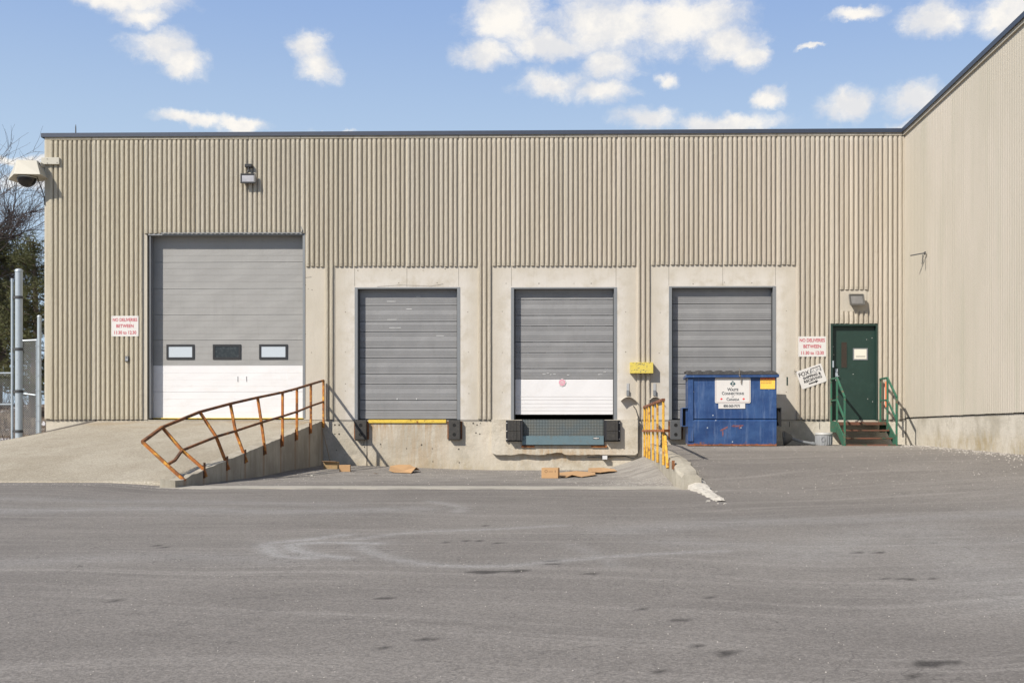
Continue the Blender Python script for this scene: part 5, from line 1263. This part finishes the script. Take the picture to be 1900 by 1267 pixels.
w = MB(); w.tube([P(598.5, 797, -.35), P(606, 828, -.5), P(613.5, 860, -.62)], [.012, .013, .012], 6); tag(w.build('broom_stick', M_WOOD, loc=P(606, 862, -.5)), 'thin grey wooden stick leaning from the open box against the ramp wall', 'stick')

# pebbles / grit
w = MB(); cnt = 0
def pebble(x, y, s):
    z = zgs(x, y); h = s*.7; a = random.uniform(0, 6)
    vs = [(x+s*math.cos(a+k*2.09)*random.uniform(.7, 1.2), y+s*math.sin(a+k*2.09), z-.002) for k in range(3)]+[(x+random.uniform(-.3, .3)*s, y, z+h), (x+s*.4, y+s*.3, z+h*.8)]
    w.add(vs, [(0,1,3),(1,2,4),(1,4,3),(2,0,3),(2,3,4)])
for _ in range(900): pebble(random.uniform(XR1+.1, XC0-.05), -abs(random.gauss(0, 4.2))-.1 if random.random() < .5 else random.uniform(-9.5, -.1), random.uniform(.004, .016))
for _ in range(500): pebble(XC0-abs(random.gauss(0, .8)), random.uniform(-9.6, -7.2), random.uniform(.004, .014))
for _ in range(600): pebble(random.uniform(XC1, XW-.1), random.uniform(-12, -.3), random.uniform(.004, .015))
for _ in range(600): pebble(XW-abs(random.gauss(0, .35))-.02, random.uniform(-11, -.2), random.uniform(.008, .024))
for _ in range(1800):
    y = random.uniform(-24, -10.3); pebble(random.uniform(-10, 9)*(y+30)/19, y, random.uniform(.003, .008))
for _ in range(350): pebble(random.uniform(XR0-2.5, XR0+1), -9.95-abs(random.gauss(0, .25)), random.uniform(.004, .011))
tag(w.build('gravel', M_PEB), 'pale loose grit scattered over the asphalt', 'gravel', kind='stuff')

for k, (px, py, lab, mt_) in enumerate(((575, 884, 'small white paper scrap on the pit floor near the ramp wall', M_PAPER), (1058, 875, 'little pale paper scrap between the cardboard strip and the pit wall', M_SIGN), (697, 880, 'curled brown leaf sized scrap on the pit floor', M_CARD2))):
    c = GP(px, py); m = MB(); pts_ = [(random.uniform(.03, .07)*math.cos(q), random.uniform(.03, .06)*math.sin(q), .012+random.uniform(0, .03)) for q in np.linspace(0, 5.2, 6)]
    m.add([c+Vector(q) for q in pts_]+[c+Vector((0, 0, .02)), c+Vector((0,0,.017))], [(i, (i+1) % 6, 6) for i in range(6)]+[((i+1) % 6, i, 7) for i in range(6)])
    tag(m.build('litter_scrap', mt_, loc=c), lab, 'litter', 'litter scraps in the pit')

# ------------------------------------------------------------ fence at the left
def link(mb, o, u, L, H_, cell=.055, r=.0022):
    u = Vector(u).normalized(); o = Vector(o); n = int((L+H_)/cell)+1
    for s_ in (0, 1):
        for i in range(n):
            c = i*cell
            if s_ == 0: a = (c, 0) if c < L else (L, c-L); b = (0, c) if c < H_ else (c-H_, H_)
            else: a = (L-c, 0) if c < L else (0, c-L); b = (L, c) if c < H_ else (L-(c-H_), H_)
            A_ = o+u*a[0]+Vector((0,0,a[1])); B_ = o+u*b[0]+Vector((0,0,b[1]))
            if (A_-B_).length > .02: mb.tube([A_, B_], r, 3, cap=False)
fy = .45
def F(px, py): return P(px, py, fy)
gz_ = .35
FE = thing('gate', 'galvanised chain link gate hung on a tall round post left of the building', 'gate', (F(35, 0).x, fy, .6))
m = MB(); a_ = F(35, 502); m.tube([(a_.x, fy, gz_), (a_.x, fy, a_.z)], .088, 18); m.build('main_post', M_GALV, FE, smooth=True)
m = MB(); m.lathe([(.098, -.03), (.098, .0), (.07, .035), (.0, .05)], (a_.x, fy, a_.z), (0,0,1), 18); m.build('post_cap', M_GALV, FE, smooth=True)
b_ = F(23.3, 517); m = MB(); m.tube([(b_.x, fy-.02, F(0, 815).z), (b_.x, fy-.02, b_.z)], .03, 10); m.build('gate_stile', M_GALV, FE, smooth=True)
for py in (552, 648, 726, 800):
    z = F(30, py).z; m = MB(); m.lathe([(.095, -.035), (.105, -.03), (.105, .03), (.095, .035)], (a_.x, fy, z), (0,0,1), 16); m.bar((b_.x, fy-.02, z), (a_.x, fy-.02, z), .04, .05); m.build('hinge', M_DKST, FE)
m = MB(); 
for py in (692, 750): z = F(10, py).z; m.tube([(b_.x-3.2, fy+.2, z), (b_.x, fy-.02, z)], .02, 6)
m.build('gate_rail', M_GALV, FE)
m = MB(); link(m, (b_.x-3.2, fy+.1, F(0, 808).z), (1, 0, 0), 3.15, F(0, 692).z-F(0, 808).z, .06, .0025); m.build('gate_mesh', M_MESH, FE)
FP = thing('fence', 'narrow galvanised chain link panel between the tall gate post and the building', 'fence', (F(60, 0).x, fy, .6))
m = MB(); c_ = F(73, 587); m.tube([(c_.x, fy, gz_), (c_.x, fy, c_.z)], .048, 14); m.lathe([(.054,-.02),(.054,0),(.03,.03),(0,.035)], (c_.x, fy, c_.z), (0,0,1), 14); m.build('post', M_GALV, FP, smooth=True)
m = MB(); m.tube([(a_.x+.1, fy, F(55,632).z), (F(69,0).x, fy, F(55,631).z)], .022, 8); m.tube([(a_.x+.1, fy, F(55,730).z), (F(66,0).x, fy, F(55,733).z)], .02, 8); m.tube([(F(68,0).x, fy-.01, F(0,806).z), (F(68,0).x, fy-.01, F(0,628).z)], .014, 8); m.build('fence_rail', M_GALV, FP)
m = MB()
for py in (642, 670, 697, 724, 752, 780): z = F(60, py).z; m.tube([(F(67,0).x, fy-.03, z), (c_.x, fy-.055, z), (c_.x+.05, fy-.03, z)], .008, 5); m.tube([(a_.x, fy-.09, z+.03), (a_.x+.11, fy-.02, z+.03)], .008, 5)
m.build('tie_band', M_GALV, FP)
m = MB(); link(m, (a_.x+.1, fy, F(0,806).z), (1, 0, 0), F(68,0).x-a_.x-.1, F(0,632).z-F(0,806).z, .055, .004); m.build('fence_mesh', M_MESH, FP)

# embankment behind
def zbank(x, y): return .4+1.5*sst(y, 3.5, 14)+.0*x
ex = np.arange(-60, -9, .5); ey = np.arange(3.0, 60, .5)
def bankf(a, b):
    nz = np.array([[mn.fractal(Vector((x*.5, y*.5, 0)), 1, 2, 4)*.25 for x, y in zip(r1, r2)] for r1, r2 in zip(a, b)])
    return a, b, zbank(a, b)+nz*sst(b, 3.5, 8)
# keep it clear of the building footprint
o = grid_obj('embankment', M_BANK, ex[ex < XL-.6], ey, bankf); tag(o, kind='structure')
# low brush on the bank (uncountable)
w = MB()
for _ in range(2600):
    y = random.uniform(4.5, 14); x = -13.9*(y+28)/28-random.uniform(-.6, 9); 
    if x > XL-.7: continue
    z = zbank(x, y)-.1
    p = Vector((x, y, z)); d = Vector((random.gauss(0, .5), random.gauss(0, .5), 1)).normalized(); L = random.uniform(.3, 1.0)
    w.tube([p, p+d*L*.5+Vector((random.gauss(0,.06),0,0)), p+d*L], [.008, .005, .002], 3, cap=False)
tag(w.build('brush', M_TWIG), 'bare brown brush covering the bank behind the gate', 'brush', kind='stuff')

# ------------------------------------------------------------ trees
def bare_tree(base, H_, label, seed, r0=.16, lean=(0, 0)):
    random.seed(seed); t = thing('bare_tree', label, 'tree', base, 'trees behind the building corner')
    tr = MB(); cr = MB(); count = [0]
    def grow(p, d, L, r, lv):
        n = 5; pts = [p]; rs_ = [r]
        for i in range(n):
            d = (d+Vector((random.gauss(0, .12), random.gauss(0, .12), random.gauss(.05, .06)))).normalized(); p = p+d*L/n; pts.append(p); rs_.append(r*(1-.55*(i+1)/n))
        (tr if lv < 1 else cr).tube(pts, rs_, 8 if lv < 1 else (5 if lv < 3 else 3), cap=False)
        if lv >= 4 or count[0] > 16000: return
        k = (11, 8, 7, 6, 4)[lv]
        for i in range(k):
            f = random.uniform(.3 if lv else .35, 1.); j = min(int(f*n), n-1); q = pts[j].lerp(pts[j+1], f*n-j if f*n-j <= 1 else 1)
            a = d.orthogonal().normalized(); a.rotate(Matrix.Rotation(random.uniform(0, 6.28), 3, d)); nd = (d*random.uniform(.5, 1.0)+a*random.uniform(.5, .95)+Vector((0, 0, .12))).normalized()
            count[0] += 1; grow(q, nd, L*random.uniform(.5, .72), max(rs_[j]*.62, .0065), lv+1)
    grow(Vector(base), Vector((lean[0], lean[1], 1)).normalized(), H_*.5, r0, 0)
    tr.build('trunk', M_BARK, t); cr.build('crown', M_TWIG, t)
def conifer(base, H_, label, seed, rad):
    random.seed(seed); t = thing('evergreen_tree', label, 'tree', base, 'trees behind the building corner'); base = Vector(base)
    m = MB(); m.tube([base, base+Vector((.1, 0, H_*.5)), base+Vector((0, 0, H_))], [.18, .11, .02], 8); m.build('trunk', M_BARK, t)
    br = MB(); nd = MB()
    for i in range(95):
        f = random.uniform(.12, .99); z = base.z+H_*f; L = rad*(1-f*.75)*random.uniform(.55, 1.15); a = random.uniform(0, 6.28)
        d = Vector((math.cos(a), math.sin(a), random.uniform(-.1, .35))); p0 = Vector((base.x, base.y, z)); p1 = p0+d*L; pm = p0.lerp(p1, .5)+Vector((0, 0, -.08*L))
        br.tube([p0, pm, p1], [.03, .02, .006], 4, cap=False)
        for k in range(int(26*L)+10):
            g_ = random.uniform(.2, 1.02); c = p0.lerp(p1, g_)+Vector((random.gauss(0, .16), random.gauss(0, .16), random.gauss(-.02, .12)))
            for q in range(9):
                e = Vector((random.gauss(0, 1), random.gauss(0, 1), random.gauss(.2, .8))).normalized()*random.uniform(.08, .19); s_ = e.orthogonal().normalized()*.009
                nd.add([c-s_, c+s_, c+e], [(0, 1, 2)])
    br.build('branches', M_BARK, t); me = bpy.data.meshes.new('crown'); me.from_pydata([tuple(Vector(v)-ORG[t]) for v in nd.v], [], nd.f); me.materials.append(M_PINE)
    o = bpy.data.objects.new('crown', me); COL.objects.link(o); o.parent = t
def base_at(px, Y): p = P(px, 760, Y); return (p.x, Y, float(zbank(p.x, Y)))
bare_tree(base_at(-70, 12), 10.2, 'tall bare branching tree at the left edge, its thin crown against the sky', 11, .17, (.12, 0))
bare_tree(base_at(40, 16), 8.6, 'smaller bare tree close to the building corner behind the camera housing', 5, .12, (-.05, 0))
conifer(base_at(62, 10), 5.9, 'dark olive evergreen just left of the building wall', 3, 2.0)
conifer(base_at(-5, 13), 6.2, 'dense dark evergreen behind the tall gate post', 9, 2.3)
random.seed(7)

def split(o):
    me = o.data; bm = bmesh.new(); bm.from_mesh(me); seen = set(); isl = []
    for f in bm.faces:
        if f.index in seen: continue
        st_k = [f]; seen.add(f.index); cur = []
        while st_k:
            q = st_k.pop(); cur.append(q.index)
            for v in q.verts:
                for h in v.link_faces:
                    if h.index not in seen: seen.add(h.index); st_k.append(h)
        isl.append(cur)
    bm.free()
    if len(isl) < 2: return
    src = [(tuple(p.vertices), p.material_index, p.use_smooth) for p in me.polygons]; co_ = [tuple(v.co) for v in me.vertices]
    for k, cur in enumerate(isl):
        ids = sorted({v for i in cur for v in src[i][0]}); mp = {v: i for i, v in enumerate(ids)}
        m2 = bpy.data.meshes.new(o.name.split('.')[0]); m2.from_pydata([co_[v] for v in ids], [], [tuple(mp[v] for v in src[i][0]) for i in cur])
        for mt in me.materials: m2.materials.append(mt)
        for p, i in zip(m2.polygons, cur): p.material_index = src[i][1]; p.use_smooth = src[i][2]
        if k == 0: o.data = m2; continue
        c = o.copy(); c.data = m2; c.name = o.name.split('.')[0]; COL.objects.link(c)
for o in list(bpy.data.objects):
    if o.type == 'MESH' and o.name.split('.')[0] in ('panel_joint', 'rail_post', 'bolt_hole', 'bolt', 'tie_band', 'fence_rail', 'hinge', 'door_track', 'screw', 'rusty_bracket', 'side_plate', 'gate_rail'):
        if o.name.startswith('hinge') and o.parent.name == 'gate': continue
        split(o)
